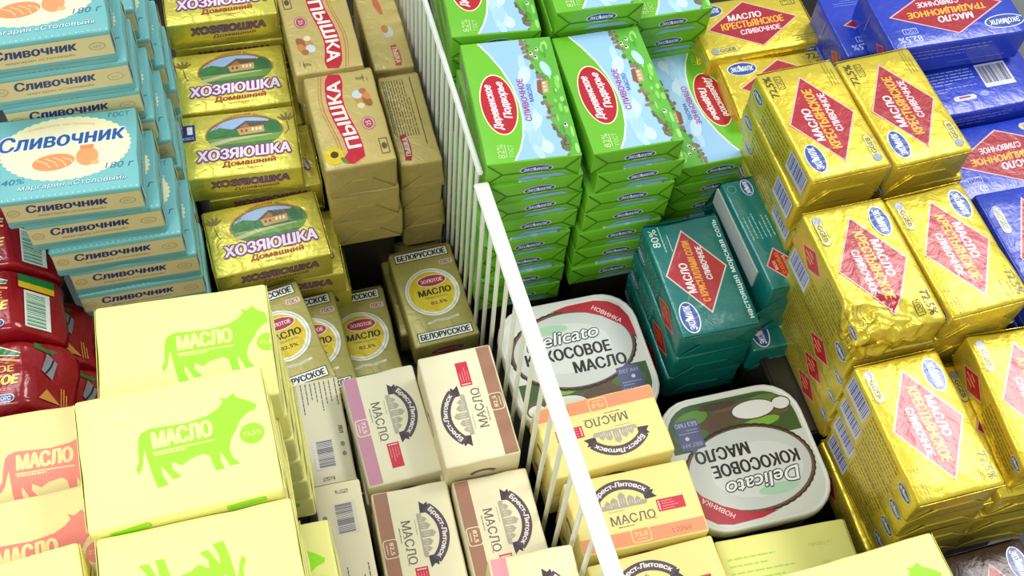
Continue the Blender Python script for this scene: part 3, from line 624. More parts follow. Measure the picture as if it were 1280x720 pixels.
for k, st, bs, bd, ex in (('castle_brown', '#a3735a', '#efe5c0', '82,5', False), ('castle_pink', '#c88aa0', '#efe7c6', '72,5', False), ('castle_orange', '#f09468', '#efdf8c', '72,5', True), ('castle_rose', '#ee9aa4', '#f3eab6', '72,5', False)):
    proto(k, 'butter_pack', 92, 56, 34, bs, 'paper', 2.2, .9, {'top': (brest_top(st, bd, ex, bs), None), 'left': (brest_end(), None), 'right': (brest_end(), None), 'front': (brest_side(), None), 'back': (brest_side(), None)}, 'paper', (), 21)
def brest_info():
    D = Face()
    for i in range(7): D.lines('small_print', -26 + 0, -12 + i*3.6, 34, 0, 1, '#55524e', 1, 70 + i, .7)
    D.lines('small_print', -26, 14, 36, 0, 1, '#33312e', 1, 5, .7); D.barcode('barcode', 18, -3, 24, 16, '#5a5470', '#e3dcc6', 1, 17, 0, 22)
    D.text('lettering', 'ЛОТ', 0, 12, 7, 3, '#4a4540', 2, 90 if 0 else 0, 0, .02); D.text('lettering', 'АГБ', 38, -3, 3, 9, '#5a5450', 2); D.ell('small_print', 12, 11.5, 2, 1.6, '#8a8478', 1, 8); D.ell('small_print', 20, 11.5, 2, 1.6, '#8a8478', 1, 8); return D
proto('castle_info', 'butter_pack', 92, 34, 56, '#e6dcb8', 'paper', 2.0, 1.0, {'top': (brest_info(), None)}, 'paper', ('left', 'right'), 22)

# red film packs
def red_pack(key='red', seed=5):
    L, W, H = 108, 52, 45
    prof = [(-54, 4), (-50, 0), (50, 0), (54, 5), (54, 12), (51, 19), (28, 43.4), (24, 45), (-50, 45), (-54, 41)]
    bm = bmesh.new(); N = 15; rows = []
    def dens(p):
        out = []
        for i in range(len(p)):
            a, b = p[i], p[(i+1) % len(p)]; n = max(1, int(math.hypot(b[0]-a[0], b[1]-a[1])/8))
            for k in range(n): out.append((a[0] + (b[0]-a[0])*k/n, a[1] + (b[1]-a[1])*k/n))
        return out
    P = dens(prof)
    for j in range(N+1):
        t = -1 + 2*j/N; y = W/2*t; e = max(0, abs(t) - .86)/.14; row = []
        for x, z in P:
            x2 = x*(1 - .05*e*e); z2 = 22.5 + (z - 22.5)*(1 - .16*e*e)
            v = Vector((x2/1000, y/1000, z2/1000)); nv = noise.noise_vector(v*42 + Vector((3, 1, seed)))
            flat = (z > 44 and e == 0) or (28 < x < 51 and z > 18 and e == 0)
            row.append(bm.verts.new(v + nv*(0.0003 if flat else (.0026 if key == 'red' else .0045))))
        rows.append(row)
    n = len(P)
    for j in range(N):
        for i in range(n): bm.faces.new((rows[j][i], rows[j][(i+1) % n], rows[j+1][(i+1) % n], rows[j+1][i]))
    bm.faces.new(rows[0][::-1]); bm.faces.new(rows[-1])
    bmesh.ops.recalc_face_normals(bm, faces=bm.faces)
    for f in bm.faces: f.smooth = True
    me = bpy.data.meshes.new('wrapper'); bm.to_mesh(me); bm.free(); me.materials.append(mat('#8f0f1b', 'film'))
    T = Face()
    T.band('green_arc', [(-50, 13), (-30, 17), (-8, 19), (8, 18), (24, 13)], [3, 6, 9, 8, 3], '#dcd6b8', 1); T.band('green_arc', [(-50, 13), (-30, 17), (-8, 19), (8, 18), (24, 13)], [2, 4.6, 7, 6, 2], '#256b2c', 2); T.band('green_arc', [(-50, 8), (-20, 9), (6, 12), (24, 8)], 1.6, '#e0902c', 2)
    T.text('lettering', 'СЛИВОЧНОЕ', -6, 3, 52, 5, '#e7a93c', 3, 0, 0, .03); T.text('lettering', 'КРЕСТЬЯНСКОЕ', -10, -5.5, 66, 7, '#eec44a', 3, 0, .2, .04)
    T.text('lettering', 'масса жира 82%', -2, -13, 42, 3, '#d98c3c', 3); T.rrect('emblem', 12, -19.5, 18, 6, 3, '#d9d9dc', 2); T.rrect('emblem', 12, -19.5, 17, 5, 2.6, '#1f2f78', 3); T.text('emblem', 'ИЗМОРО', 12, -19.5, 13, 3, '#eceef6', 5)
    O = Vector((.0395, 0, .0312)); N_ = Vector((.7276, 0, .686)).normalized(); U = Vector((0, 1, 0)); V = N_.cross(U)
    parts = [('wrapper', me, None)]
    fr = (Vector((0, 0, .0454)), Vector((1, 0, 0)), Vector((0, 1, 0)), Vector((0, 0, 1)))
    for p, q in T.place(fr, 'film').items(): parts.append((p, q, None))
    Sd = Face()
    if key == 'red':
        Sd.barcode('barcode', -6, 0, 30, 20, '#3f8a6c', '#dfe6dc', 2, 19, 0, 18)
        Sd.rect('yellow_band', 13, 0, 5, 28, '#e0b81c', 1); Sd.rect('green_band', 18.5, 0, 6, 28, '#1f7a38', 1)
    else:
        Sd.poly('crest', [(4, 6), (18, 2), (12, -6), (-2, -2)], '#7d7f86', 1); Sd.band('crest', [(2, 3), (8, -1), (14, -3)], 1.4, '#1c1c22', 2)
        Sd.poly('crest|2', [(-18, 8), (-10, 2), (-20, -8)], '#c9873a', 1); Sd.lines('small_print', -14, -11, 14, 4, 3, '#d9a03c', 1, 4, .8); Sd.poly('green_band', [(20, 12), (24, 12), (24, -10), (18, -2)], '#2c6a34', 1)
    fr2 = (O + N_*.0008, U, V if V.z > 0 else -V, N_)
    for p, q in Sd.place(fr2, 'film').items(): parts.append((p, q, None))
    PROTO[key] = ('butter_pack', parts, (L, W, H))
red_pack(); red_pack('red_plain', 9)

# coconut oil tubs
def rr(w, h, r, n=6):
    out = []
    for sx, sy, a0 in ((1, 1, 0), (-1, 1, 90), (-1, -1, 180), (1, -1, 270)):
        for k in range(n+1):
            a = math.radians(a0 + 90*k/n); out.append((sx*(w/2-r) + r*math.cos(a), sy*(h/2-r) + r*math.sin(a)))
    return out
def loft(name, rings, ma, cap=True):
    bm = bmesh.new(); R_ = [[bm.verts.new((x/1000, y/1000, z/1000)) for x, y in ring] for ring, z in rings]; n = len(R_[0])
    for a, b in zip(R_, R_[1:]):
        for i in range(n): bm.faces.new((a[i], a[(i+1) % n], b[(i+1) % n], b[i]))
    if cap: bm.faces.new(R_[0][::-1]); bm.faces.new(R_[-1])
    bmesh.ops.recalc_face_normals(bm, faces=bm.faces)
    for f in bm.faces: f.smooth = len(f.verts) == 4
    me = bpy.data.meshes.new(name); bm.to_mesh(me); bm.free(); me.materials.append(ma); return me
def tub():
    L, W, H = 114, 110, 50; wp = mat('#dcdcd4', 'plain')
    base = loft('tub_body', [(rr(90, 86, 22), 0), (rr(92, 88, 23), 1), (rr(102, 98, 25), 36), (rr(104, 100, 26), 40)], wp)
    lid = loft('lid', [(rr(112, 108, 28), 38), (rr(114, 110, 28), 39), (rr(114, 110, 28), 46.5), (rr(112.5, 108.5, 27.5), 48.6), (rr(110.5, 106.5, 27), 49), (rr(108.5, 104.5, 26.5), 48.4), (rr(107.5, 103.5, 26), 47.6)], wp)
    D = Face(); rd = random.Random(5)
    D.poly('lid_print', rr(106.6, 102.6, 25.8), '#d9dad2', 0)
    # lower picture band: leaves, shells and white slices
    low = [p for p in rr(103, 99, 24.5) if p[1] < -8]; low = [(-51.5, -12)] + low + [(51.5, -12)]
    D.poly('lid_print', sorted(low, key=lambda p: math.atan2(p[1] + 20, p[0])), '#3f5a2c', 1)
    for x, y, rx, ry, c, rt in ((-22, -24, 16, 4, '#7fae3c', 4), (-34, -33, 14, 5, '#6b5a3c', -10), (-8, -36, 22, 8, '#6d523c', 0), (16, -30, 26, 7, '#5c4634', 12), (34, -24, 14, 6, '#4c6a2c', 0), (30, -38, 14, 6, '#5f8a34', 10), (-30, -42, 12, 4, '#5b7a3c', 0), (6, -44, 16, 3, '#4a3a2c', 0)):
        D.ell('lid_print', x, y, rx, ry, c, 2, 22, rt)
    for x, y, rx, ry in ((-20, -35.5, 17, 7.4), (-43, -36, 7, 5)):
        D.ell('coconut_print', x, y, rx+1, ry+1, '#4e3a2c', 3, 24); D.ell('coconut_print', x, y, rx, ry, '#dfe0da', 4, 24)
    # the big half coconut
    D.ell('coconut_print', -1, 10, 50.5, 35.5, '#2a211b', 3, 48, 0, .015); D.ell('coconut_print', -1, 10.4, 49, 33.6, '#6a5040', 4, 48, 0, .02); D.ell('coconut_print', -1, 10, 47.6, 32.6, '#c9ccc6', 5, 48)
    D.ell('coconut_print', -6, 12, 36, 22, '#d5d7d1', 6, 36); D.ell('coconut_print', -16, 30, 16, 4.4, '#a9cbb2', 7, 20)
    D.text('lettering', 'Delicato', -6, 22, 58, 11, '#eef0ec', 10, 2, .28, .012, outline=(.05, '#2c2a28'))
    D.text('lettering', 'КОКОСОВОЕ', -6, 7.6, 68, 10, '#2b2320', 10, 0, 0, .026); D.text('lettering', 'МАСЛО', 16, -6, 42, 10, '#2b2320', 10, 0, 0, .026)
    cor = [(8, 47.5)] + [p for p in rr(103, 99, 24.5) if p[0] > 24 and p[1] > 22]
    D.poly('corner_flash', [(-10, 46), (4, 49), (27, 49.4), (38, 46.5), (46, 40), (50.4, 30), (51.4, 18), (51.4, 8), (44, 22), (30, 34), (12, 43)], '#b51f30', 7)
    D.text('corner_flash', 'НОВИНКА', 34, 35, 26, 3.8, '#f0d3d3', 9, -42, 0, .02)
    D.poly('blue_tag', [(26, -38), (45, -38), (45, -14), (38, -13), (36, -9), (34, -13), (26, -14)], '#54587e', 8)
    D.text('blue_tag', 'БЕЗ ГМО', 35.5, -34.5, 17, 3.6, '#c9cbdc', 10); D.text('blue_tag', 'ВЕГАН', 35.5, -17.5, 15, 3, '#a9acc8', 10); D.ell('blue_tag', 38, -23, 1.6, 1.6, '#c9cbdc', 10, 12); D.lines('blue_tag', 35.5, -28.5, 15, 2.4, 2, '#9da1c0', 10, 3, .7)
    D.text('small_print', 'рафинированное дезодорированное', -4, -46.5, 46, 2.2, '#3a3430', 5)
    D.rrect('lid_print', -4, 34.6, 0.1, .1, .02, '#a9cbb2', 8)
    fr = (Vector((0, 0, .0477)), Vector((1, 0, 0)), Vector((0, 1, 0)), Vector((0, 0, 1)))
    parts = [('tub_body', base, None), ('lid', lid, 'white plastic lid')] + [('>' + p, me, None) for p, me in D.place(fr, 'card').items()]
    PROTO['tub'] = ('coconut_oil_tub', parts, (L, W, H))
tub()

# ------------------------------------------------------------------ placing: left compartment
# turquoise margarine
G = 'turquoise margarine packs in stepped stacks at the far left'
TQ = 'turquoise margarine pack with cream label'
put('margarine', -.1189, .6428, .1968, 0, 'turquoise margarine pack with orange bread picture, topmost of the rear stack at the upper left', G, cat='margarine pack')
put('margarine', -.1134, .6424, .1668, 0, TQ + ' showing, second from the top of the rear turquoise stack', G, cat='margarine pack')
put('margarine', -.1113, .6425, .1368, 0, TQ + ' half hidden, third of the rear turquoise stack', G, cat='margarine pack')
for k, (x, z) in enumerate(((-.1060, .1068), (-.1000, .0768), (-.0975, .0468), (-.0965, .0168), (-.0965, -.0132))):
    put('margarine', x, .6425 + (.002 if k % 2 else 0), z, (-1, 1, 0, -1, 1)[k], TQ + ', %s of the rear turquoise stack' % ORD[k+3], G, cat='margarine pack')
for k, (x, z) in enumerate(((-.1080, .140), (-.1010, .110), (-.0960, .080), (-.0930, .050), (-.0940, .020), (-.0950, -.010))):
    put('margarine', x, .7165, z, (1, -1, 0, 1, -1, 0)[k], 'turquoise margarine pack, %s of the farthest turquoise stack at the top edge' % ORD[k], G, cat='margarine pack')
put('margarine', -.1182, .5688, .1276, -3.2, 'turquoise margarine pack with bread picture in full view, topmost of the front turquoise stack', G, cat='margarine pack')
for k, (x, y, z, a) in enumerate(((-.1109, .5707, .0976, -1.3), (-.1022, .5673, .0676, -1.1), (-.0961, .5687, .0376, -1.2), (-.0965, .5681, .0076, -.5), (-.0952, .5700, -.0224, -1))):
    put('margarine', x, y, z, a, TQ + ', %s of the front turquoise stack' % ORD[k+1], G, cat='margarine pack')
riser(-.142, -.054, .535, .748, -.0545)
# gold cottage margarine
G = 'gold margarine packs with a cottage picture'
put('gold_a', -.0011, .8014, .0305, -1.2, 'gold margarine pack with purple name at the top edge, farthest of the cottage packs', G, cat='margarine pack')
put('gold_a', -.0032, .7298, .0002, -1.9, 'gold cottage margarine pack, second from the top edge, sprig at its left corner', G, cat='margarine pack')
put('gold_sticker', -.0056, .6582, .0026, -3.1, 'gold cottage margarine pack with a dark blue sticker on its left corner', G, cat='margarine pack')
put('gold_a', .0007, .5860, -.0275, 2.6, 'nearest gold cottage margarine pack, tilted slightly, above the white barred olive packs', G, cat='margarine pack')
for (x, y, z, wh) in ((-.0011, .8014, .0305, 'under the farthest cottage pack'), (.003, .7298, .0002, 'under the second cottage pack'), (.0035, .6582, .0026, 'under the cottage pack with the blue sticker'), (.010, .588, -.0275, 'under the nearest cottage pack')):
    stack('gold_a', x, y, z, -1, 3 if z > .02 else 2, 'gold margarine pack', wh, G, .0022, 0, cat='margarine pack')
riser(-.036, .046, .556, .832, -.0885)
# red-banner baking margarine
G = 'dull gold margarine packs with a red banner'
put('bake', .0755, .7412, .0331, -89.5, 'dull gold margarine pack with red wavy banner, the farther one, name reading towards the viewer', G, cat='margarine pack')
put('bake', .0818, .6411, .0322, 90.8, 'dull gold margarine pack with red wavy banner, the nearer one above three plain ends', G, cat='margarine pack')
put('bake_side2', .1335, .7623, 0, -89.6, 'dull gold margarine pack on its side, small banner and picture, farther beside the rack', G, cat='margarine pack')
put('bake_side', .1343, .6573, 0, 89.7, 'dull gold margarine pack on its side, small print and little red banner, nearer the viewer', G, cat='margarine pack')
stack('bake', .0775, .7412, .0331, 90, 2, 'dull gold margarine pack', 'under the farther red banner pack', G, .0012, 0, cat='margarine pack')
stack('bake', .0835, .6411, .0322, 90, 2, 'dull gold pack, folded end showing', 'under the nearer red banner pack', G, .0012, .0005, cat='margarine pack')
stack('bake_side', .1335, .7623, 0, 90, 1, 'dull gold margarine pack on its side', 'under the farther side pack', G, cat='margarine pack')
stack('bake_side', .1343, .6573, 0, 90, 1, 'dull gold margarine pack on its side', 'under the nearer side pack', G, cat='margarine pack')
riser(.050, .108, .600, .785, -.0770); riser(.120, .149, .612, .805, -.118)
# olive white-bar butter
G = 'olive gold butter packs with white name bars'
put('olive', .1287, .5401, -.093, 2.2, 'olive gold butter pack, white name bars and yellow oval in full view, beside the rack', G)
put('olive_plain', .1235, .5705, -.1235, .7, 'olive gold pack, only its plain folded end showing, under the fully visible one', G)
put('olive', -.0025, .5000, -.0508, 9.6, 'leftmost olive gold butter pack, left half behind the cream cow packs', G)
put('olive', .0205, .5060, -.0810, 2.7, 'olive gold butter pack with white name bars, mostly covered by its left neighbour', G)
put('olive', .0626, .5209, -.1112, .5, 'lowest olive gold butter pack, in the shade left of the fully visible one', G)
riser(.102, .152, .515, .612, -.1537); riser(-.005, .085, .476, .555, -.1415); riser(-.02, .03, .462, .474, -.112)
# castle butter, left
G = 'cream butter packs with a castle and ribbon, left of the rack'
put('castle_pink', .0640, .3980, -.0305, -88, 'cream castle butter pack with a pink side stripe', G)
put('castle_brown', .1195, .3870, -.0020, 90.3, 'cream castle butter pack with its brown stripe on the right, behind the others', G)
put('castle_brown', .0648, .2990, -.0262, -91.4, 'cream castle butter pack with brown stripe, directly in front of the pink striped one', G)
put('castle_brown', .1228, .2925, -.0200, -90.8, 'cream castle butter pack with brown stripe, beside the rack, in front of the turned one', G)
put('castle_rose', .1233, .2065, .0504, -92.5, 'overexposed cream pack with a rose stripe at the bottom edge beside the rack', G)
for key, x, y, z, wh in (('castle_pink', .0640, .3980, -.0305, 'under the pink striped castle pack'), ('castle_brown', .1195, .3870, -.0020, 'under the turned brown striped castle pack'), ('castle_brown', .0648, .2990, -.0262, 'in front of the pile with the pink one'), ('castle_brown', .1228, .2925, -.0200, 'under the castle pack at the rack')):
    stack(key, x, y, z, -90, 2, 'cream castle butter pack', wh, G, 0, 0, .8, jx=.0006)
stack('castle_brown', .1240, .2030, .0504, -90, 3, 'cream castle butter pack', 'under the rose striped pack', G, 0, -.0035, .8, jx=.0006)
riser(.043, .145, .158, .430, -.1332)
G = 'cream butter packs standing on their long sides'
put('castle_info', .0158, .4120, -.0500, -90.8, 'shaded cream pack on its side with barcode and small print, behind the brighter barcode pack', G)
put('castle_info', .0149, .3104, -.0179, 89.1, 'bright cream pack on its side with small print and barcode, before the shaded one', G)
stack('castle_info', .0158, .4120, -.0500, -90, 1, 'cream butter pack on its side', 'under the shaded barcode pack', G, jx=.0005, jit=.5)
stack('castle_info', .0149, .3104, -.0179, 90, 1, 'cream butter pack on its side', 'under the bright barcode pack', G, jx=.0005, jit=.5)
riser(.004, .027, .270, .450, -.1302)
# cow butter
G = 'cream butter packs with a green cow'
put('cow_green_shift', -.0557, .3680, .1809, -2.5, 'cream butter pack with green cow, farthest of the left pile, beside the red packs', G)
put('cow_green', -.0637, .2954, .2108, .8, 'cream butter pack with green cow upright and whole, middle of the tall left pile', G)
put('cow_green', -.0609, .2195, .2048, 180, 'cream butter pack with green cow printed upside down at the bottom edge', G)
put('cow_green', -.0440, .2420, .1100, 0, 'cream butter pack of which only a green cow head shows, low beside the barcode pack', G)
stack('cow_green', -.0557, .3680, .1809, -1, 5, 'cream butter pack', 'in the pile under the farthest green cow pack', G, .0014, -.0008, .8, jx=.0008)
stack('cow_green', -.0637, .2954, .2108, 0, 2, 'cream butter pack', 'in the pile under the upright green cow pack', G, .0010, 0, 1, jx=.0006)
stack('cow_green', -.0609, .2195, .2048, 0, 2, 'cream butter pack', 'in the pile under the upside down cow pack', G, .0006, 0, 1, jx=.0006)
stack('cow_green', -.0440, .2420, .1100, 0, 2, 'cream butter pack', 'in the pile under the cow head pack', G, 0, 0, 1, jx=.0006)
G = 'cream butter packs with a salmon red cow'
put('cow_salmon', -.1530, .3320, .1448, -3, 'cream butter pack with salmon red cow, the farther of the two, under the red packs', G)
put('cow_salmon', -.1580, .2640, .1750, .9, 'cream butter pack with salmon red cow mostly covered by a plain pack', G)
put('cow_plain', -.1640, .2170, .2052, 3.5, 'plain pale cream pack at the lower left corner, on the salmon cow pack', G)
stack('cow_salmon', -.1600, .3320, .1448, -1, 2, 'cream butter pack', 'in the pile under the farther salmon cow pack', G, 0, 0, 1, jx=.0006)
stack('cow_salmon', -.1640, .2480, .1450, 0, 1, 'cream butter pack', 'in the pile under the nearer salmon cow pack', G, 0, 0, 1, first=1, jx=.0004)
riser(-.100, -.008, .330, .405, .0005); riser(-.105, -.018, .256, .328, .1200); riser(-.105, -.018, .21, .252, .0188)
riser(-.105, -.018, .178, .208, .1145)
riser(-.205, -.113, .292, .358, .0545); riser(-.205, -.113, .215, .285, .0845)
# red film packs
G = 'red film packs with green arc and gold lettering'
put('red', -.2040, .5640, .0560, 1, 'red film butter pack whose barcode end touches the turquoise packs, farthest of the red ones', G)
put('red', -.2040, .5110, .0560, -1, 'red film butter pack with a clear white barcode on its sloping end', G)
put('red_plain', -.2010, .4570, .0480, -4, 'red film butter pack with gold lettering, nearest, its end crumpled', G)
put('red_plain', -.1930, .5100, .0100, 3, 'dark red film butter pack under the white barcode one', G)
put('red_plain', -.1840, .4570, .0030, -5, 'dark red film butter pack under the nearest red one', G)
put('red_plain', -.1760, .4600, -.0430, 4, 'lowest dark red film butter pack, behind the cream cow packs', G)
riser(-.222, -.135, .438, .480, -.0885); riser(-.24, -.155, .490, .53, -.0360); riser(-.25, -.16, .542, .586, .0100)

# ------------------------------------------------------------------ right compartment
RF = -.0860
G = 'green butter packs with a red oval and a meadow picture'
gl = 'green butter pack with red oval and meadow picture'
put('green', .2058, .7000, .1022, 85.1, gl + ', leftmost at the top edge', G)
put('green', .2011, .5749, .1022, 85.9, gl + ', topmost of the left green stack', G, tilt=(0, 0))
put('green', .2785, .5760, .0950, 89.7, gl + ', topmost of the middle green stack', G)
put('green', .3625, .5960, .0302, -89.1, 'green butter pack lying lower, red oval on its right, beside the yellow packs', G)
put('green', .2833, .6956, .1185, 88.1, 'green butter pack at the top edge, middle, dark blue oval on its end', G)
put('green', .3525, .7122, .0814, 90.2, 'green butter pack at the top edge, right one, touching the yellow packs', G)
offs = [(.0005, -.0015), (.0015, -.0005), (.001, -.001), (-.004, -.004), (-.004, -.003), (-.005, -.006), (-.005, -.006)]
for k, (dx, dy) in enumerate(offs):
    put('green', .2011 + dx, .5749 + dy, .1022 - .0235*(k+1), 90 + (-1, 1, -.5, .6, 0, 1, -1, 0)[k]*.8, 'green butter pack, oval marked end showing, %s of the left green stack' % ORD[k+1], G)
offs = [(.004, -.0015), (.0005, -.003), (-.001, -.003), (-.004, -.005), (-.0035, -.0055), (-.005, -.008)]
for k, (dx, dy) in enumerate(offs):
    put('green', .2785 + dx, .5760 + dy, .0950 - .0235*(k+1), 90 + (1, -1, .5, .6, -1, 0, 1, 0)[k]*.8, 'green butter pack, oval marked end showing, %s of the middle green stack' % ORD[k+1], G)
for k in range(4): put('green', .3610 - .001*k, .5960 - .003*(k > 1), .0302 - .0235*(k+1), -89 + (1, -1, 0, 1, 0)[k], 'green butter pack, %s of the right green stack behind the teal packs' % ORD[k+1], G)
for k in range(2): put('green', .2058, .7000, .1022 - .0235*(k+1), 85.5 + k, 'green butter pack, %s of the rear left green stack' % ORD[k+1], G)
for k in range(2): put('green', .2825, .6996, .1185 - .0235*(k+1), 88 + k*.5, 'green butter pack, %s of the rear middle green stack' % ORD[k+1], G)
for k in range(3): put('green', .3525, .7132 - .001*k, .0814 - .0235*(k+1), 90 + (.5, -.5, 0, .4)[k], 'green butter pack, %s of the rear right green stack' % ORD[k+1], G)
riser(.175, .228, .650, .75, .0312); riser(.255, .312, .650, .75, .0475); riser(.330, .380, .662, .765, -.0130)
riser(.172, .226, .518, .628, -.0862); riser(.250, .305, .518, .628, -.0700); riser(.332, .390, .540, .648, -.0878)
# coconut oil tubs
for x, y, a, lab in ((.2172, .4218, 0, 'coconut oil tub half behind the white rack, print upright'), (.3165, .3150, 180, 'coconut oil tub in open view, its print upside down')):
    put('tub', x, y, -.034, a, 'white lidded ' + lab, 'coconut oil tubs', cat='tub', tilt=(0, 0))
riser(.172, .262, .380, .464, -.0842); riser(.272, .362, .270, .352, -.0842)
# dark teal salted butter
G = 'dark teal butter packs with a red diamond'
put('salt', .3174, .4480, .0147, 89.5, 'dark teal butter pack with red diamond facing up, topmost above the coconut tubs', G)
stack('salt', .3174, .4480, .0147, 90, 2, 'dark teal butter pack', 'of the pile above the coconut tubs', G, -.0008, -.0005, 1, jx=.0008)
put('salt_side', .3726, .4650, .0316, 92.7, 'dark teal butter pack standing on its side with a white flap, beside yellow packs', G)
put('salt', .3850, .4480, -.0330, 90, 'dark teal butter pack lying flat under the one standing on its side', G)
riser(.292, .342, .400, .490, -.0805); riser(.360, .41, .402, .495, -.0650)
# yellow butter
G = 'yellow gold butter packs with a red diamond'
yl = 'yellow gold butter pack with red diamond'
put('yellow_a', .4320, .6580, .0500, 1.0, yl + ', crosswise at the top edge, lettering upright', G)
put('yellow_a', .4400, .5940, .0440, -2, yl + ', crosswise, mostly hidden behind the far lengthwise pair', G)
put('yellow_a', .4063, .4940, .1235, 92.4, yl + ', left one of the far lengthwise pair', G)
put('yellow_a', .4735, .4960, .1200, 92.9, yl + ', right one of the far lengthwise pair', G)
put('yellow_crumpled', .3989, .3744, .1095, -89, yl + ' and a badly crumpled near corner', G)
put('yellow_a', .4668, .3777, .1052, -87, yl + ' and smooth glossy wrapper, right of the crumpled one', G)
put('yellow_b', .4010, .2650, .0800, -89.1, yl + ', nearest the viewer, blue barcodes on its left', G)
put('yellow_a', .4870, .2700, .0760, -93.4, yl + ', cut by the right picture edge', G)
for k in range(2): put('yellow_a', .4400, .5950 + .0630*k, .0125 + .0060*k, 2, 'yellow gold butter pack, %s under the crosswise ones at the rear' % ORD[k+1], G)
put('yellow_a', .4055, .4945, .0920, 90.5, 'yellow gold butter pack, second from top under the left one of the far pair', G)
stack('yellow_a', .4130, .4950, .1235, 90, 2, 'yellow gold butter pack', 'under the left one of the far pair', G, .0002, 0, 1, first=2, jx=.0008)
stack('yellow_b', .4790, .4960, .1200, 91, 3, 'yellow gold butter pack', 'under the right one of the far pair', G, 0, 0, 1, jx=.0008)
stack('yellow_b', .3990, .3744, .1095, -89, 1, 'yellow gold butter pack', 'under the crumpled one', G, .003, 0, .8, jx=.0006)
stack('yellow_c', .3985, .3730, .1095, -89, 3, 'yellow gold butter pack', 'under the crumpled one', G, .0042, 0, .8, first=2, jx=.0006)
stack('yellow_a', .4668, .3790, .1052, -88, 4, 'yellow gold butter pack', 'under the smooth glossy one', G, 0, 0, .8, jx=.0006)
stack('yellow_b', .4010, .2650, .0800, -89, 3, 'yellow gold butter pack with blue barcode', 'under the nearest one', G, .0048, 0, .8, jx=.0008)
stack('yellow_a', .4130, .2655, .0800, -90, 1, 'yellow gold butter pack', 'under the nearest one', G, 0, 0, .8, first=4, jx=.0008)
stack('yellow_b', .4790, .2650, .0760, -92, 3, 'yellow gold butter pack', 'under the one cut by the right edge', G, -.001, 0, .8, jx=.0006)
riser(.395, .485, .570, .683, -.0190); riser(.385, .44, .448, .542, -.0030); riser(.448, .500, .448, .545, -.0065)
riser(.364, .418, .326, .42, -.0490); riser(.445, .492, .332, .425, -.0535); riser(.385, .435, .218, .312, -.0785); riser(.452, .50, .222, .312, -.0510)
# blue butter
G = 'blue butter packs with a red diamond'
put('blue', .5570, .5885, .1100, 179.5, 'blue butter pack with red diamond, upside down lettering, topmost at the upper right corner', G)
stack('blue', .5400, .6150, .1100, 179, 3, 'blue butter pack', 'at the upper right corner', G, -.0015, 0, 1, jx=.0008)
put('blue_info', .5670, .5440, .0755, 1, 'blue butter pack showing its back with small print and white barcode', G)
put('blue', .5760, .4730, .0620, 181, 'blue butter pack with red diamond, between the barcode pack and the right edge', G)
put('blue', .5480, .3700, .0850, -90, 'blue butter pack lying lengthwise at the right edge with a yellow badge', G)
stack('blue', .5670, .5440, .0755, 180, 1, 'blue butter pack', 'under the barcode pack', G, 0, 0, .6, jx=.0004)
stack('blue', .5760, .4730, .0620, 180, 2, 'blue butter pack', 'under the one near the right edge', G, 0, 0, .6, jx=.0004)
stack('blue', .5480, .3700, .0850, -90, 3, 'blue butter pack', 'under the lengthwise one at the right edge', G, 0, 0, .6, jx=.0004)
riser(.50, .59, .590, .64, -.0200); riser(.52, .61, .515, .57, .0105); riser(.53, .62, .445, .505, -.0355); riser(.52, .575, .32, .415, -.0450)
put('maroon', .4489, .1495, -.0129, -88.9, 'dark maroon butter pack with red diamond and blue oval at the lower right corner')
riser(.422, .478, .102, .198, -.0450)
# castle butter, right of the rack
G = 'cream butter packs with a castle and ribbon, right of the rack'
put('castle_orange', .2095, .3440, .0005, 181.5, 'cream castle butter pack with orange stripe along its far edge, print upside down', G)
put('castle_orange', .2140, .2825, .0005, -1.2, 'cream castle butter pack with orange stripe along its near edge, whole print visible', G)
put('castle_orange', .2140, .2225, .0005, 1.0, 'cream castle butter pack at the bottom edge, right of the rack, ribbon showing', G)
for x, y, wh in ((.2095, .3440, 'under the upside down orange striped pack'), (.2140, .2825, 'under the fully visible orange striped pack'), (.2140, .2225, 'under the castle pack at the bottom edge')):
    stack('castle_orange', x, y, .0005, 0, 1, 'cream castle butter pack', wh, G, .001, 0, .6, jx=.0005)
riser(.172, .252, .200, .3158, -.0678); riser(.172, .250, .32, .3640, -.0678)
put('cow_back', .3107, .2110, -.0156, -2.9, 'pale yellow butter pack with green small print, in front of the open coconut tub')
put('cow_green', .2886, .1380, .1469, 2.4, 'cream butter pack with green cow at the bottom edge, right half of the picture')
for k in range(3): put('cow_green', .2886 + .0008*k, .1320, .1169 - .03*k, 2 - k, 'cream butter pack, %s of the pile under the right hand cow pack' % ORD[k+1], 'cream butter packs with a green cow')
riser(.265, .352, .178, .24, -.0458); riser(.245, .335, .105, .160, .0265)

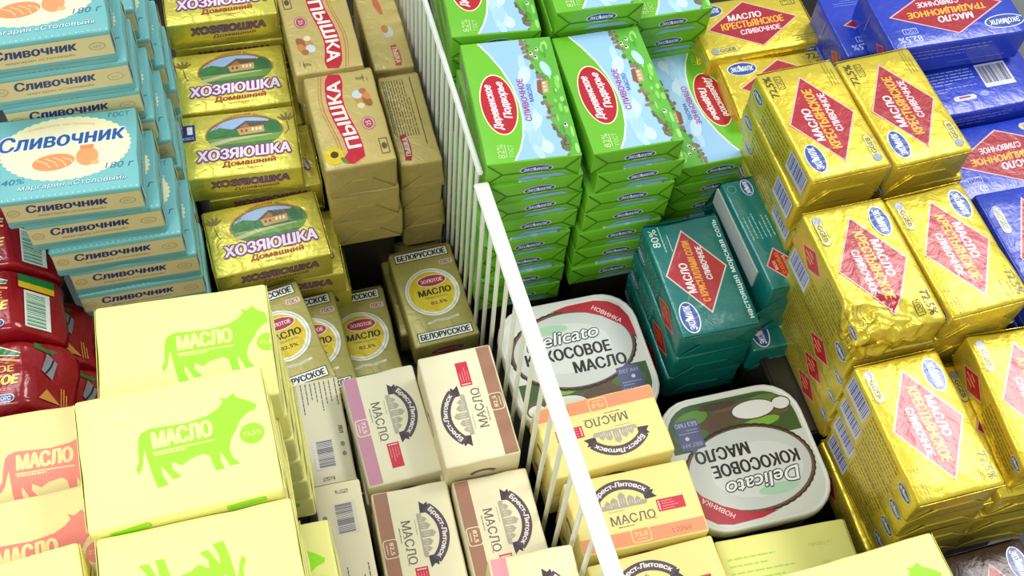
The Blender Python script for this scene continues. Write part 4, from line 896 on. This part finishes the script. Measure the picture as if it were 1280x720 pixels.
# ------------------------------------------------------------------ white wire rack divider
rack_ma = mat('#e6e8dc', 'metal')
def tube(name, a, b, r, parent, ma=rack_ma, n=8):
    a, b = Vector(a), Vector(b); d = (b-a).normalized(); u = d.orthogonal().normalized(); v = d.cross(u); bm = bmesh.new(); R_ = []
    for p in (a, a + d*r*.3, b - d*r*.3, b):
        k = .7 if p in (a, b) else 1
        R_.append([bm.verts.new(p + (u*math.cos(2*PI*i/n) + v*math.sin(2*PI*i/n))*r*k) for i in range(n)])
    for q, s in zip(R_, R_[1:]):
        for i in range(n): bm.faces.new((q[i], q[(i+1) % n], s[(i+1) % n], s[i]))
    bm.faces.new(R_[0][::-1]); bm.faces.new(R_[-1]); bmesh.ops.recalc_face_normals(bm, faces=bm.faces)
    for f in bm.faces: f.smooth = len(f.verts) == 4
    me = bpy.data.meshes.new(name); bm.to_mesh(me); bm.free(); me.materials.append(ma); return link(bpy.data.objects.new(name, me), parent)
def bar(name, a, b, w, h, parent):
    a, b = Vector(a), Vector(b); d = (b-a).normalized(); s = d.cross(Vector((0, 0, 1))).normalized()*w/2; t = s.cross(d).normalized()*h/2; bm = bmesh.new()
    vs = [bm.verts.new(p + i*s + j*t) for p in (a, b) for i, j in ((-1, -1), (1, -1), (1, 1), (-1, 1))]
    for f in ((0, 1, 2, 3), (7, 6, 5, 4), (0, 4, 5, 1), (1, 5, 6, 2), (2, 6, 7, 3), (3, 7, 4, 0)): bm.faces.new([vs[i] for i in f])
    bmesh.ops.recalc_face_normals(bm, faces=bm.faces); bmesh.ops.bevel(bm, geom=bm.edges, offset=min(w, h)*.3, segments=2, affect='EDGES')
    me = bpy.data.meshes.new(name); bm.to_mesh(me); bm.free(); me.materials.append(rack_ma); return link(bpy.data.objects.new(name, me), parent)
X = .1575
def rack(label, y0, z0, y1, z1, w, bot, step):
    t = bpy.data.objects.new('rack_divider', None); link(t); t.location = (0, 0, 0); t['label'] = label; t['category'] = 'rack divider'; t['group'] = 'white wire dividers between the two compartments'
    bar('top_rail', (X, y0, z0), (X, y1, z1), w, .003, t)
    bar('bottom_rail', (X, y0, bot), (X, y1, bot), .004, .003, t)
    n = int(abs(y1-y0)/step)
    for i in range(n+1):
        k = (i + .5)/(n+1); y = y0 + (y1-y0)*k; z = z0 + (z1-z0)*k
        tube('wire', (X, y, bot), (X, y, z - .0008), .0018, t)
rack('white wire divider, rear section with a thin rail between gold and green packs', .90, .080, .5185, .093, .0042, -.156, .0165)
rack('white wire divider, front section with a broad bright rail', .5165, .0850, .135, .124, .0112, -.156, .0235)
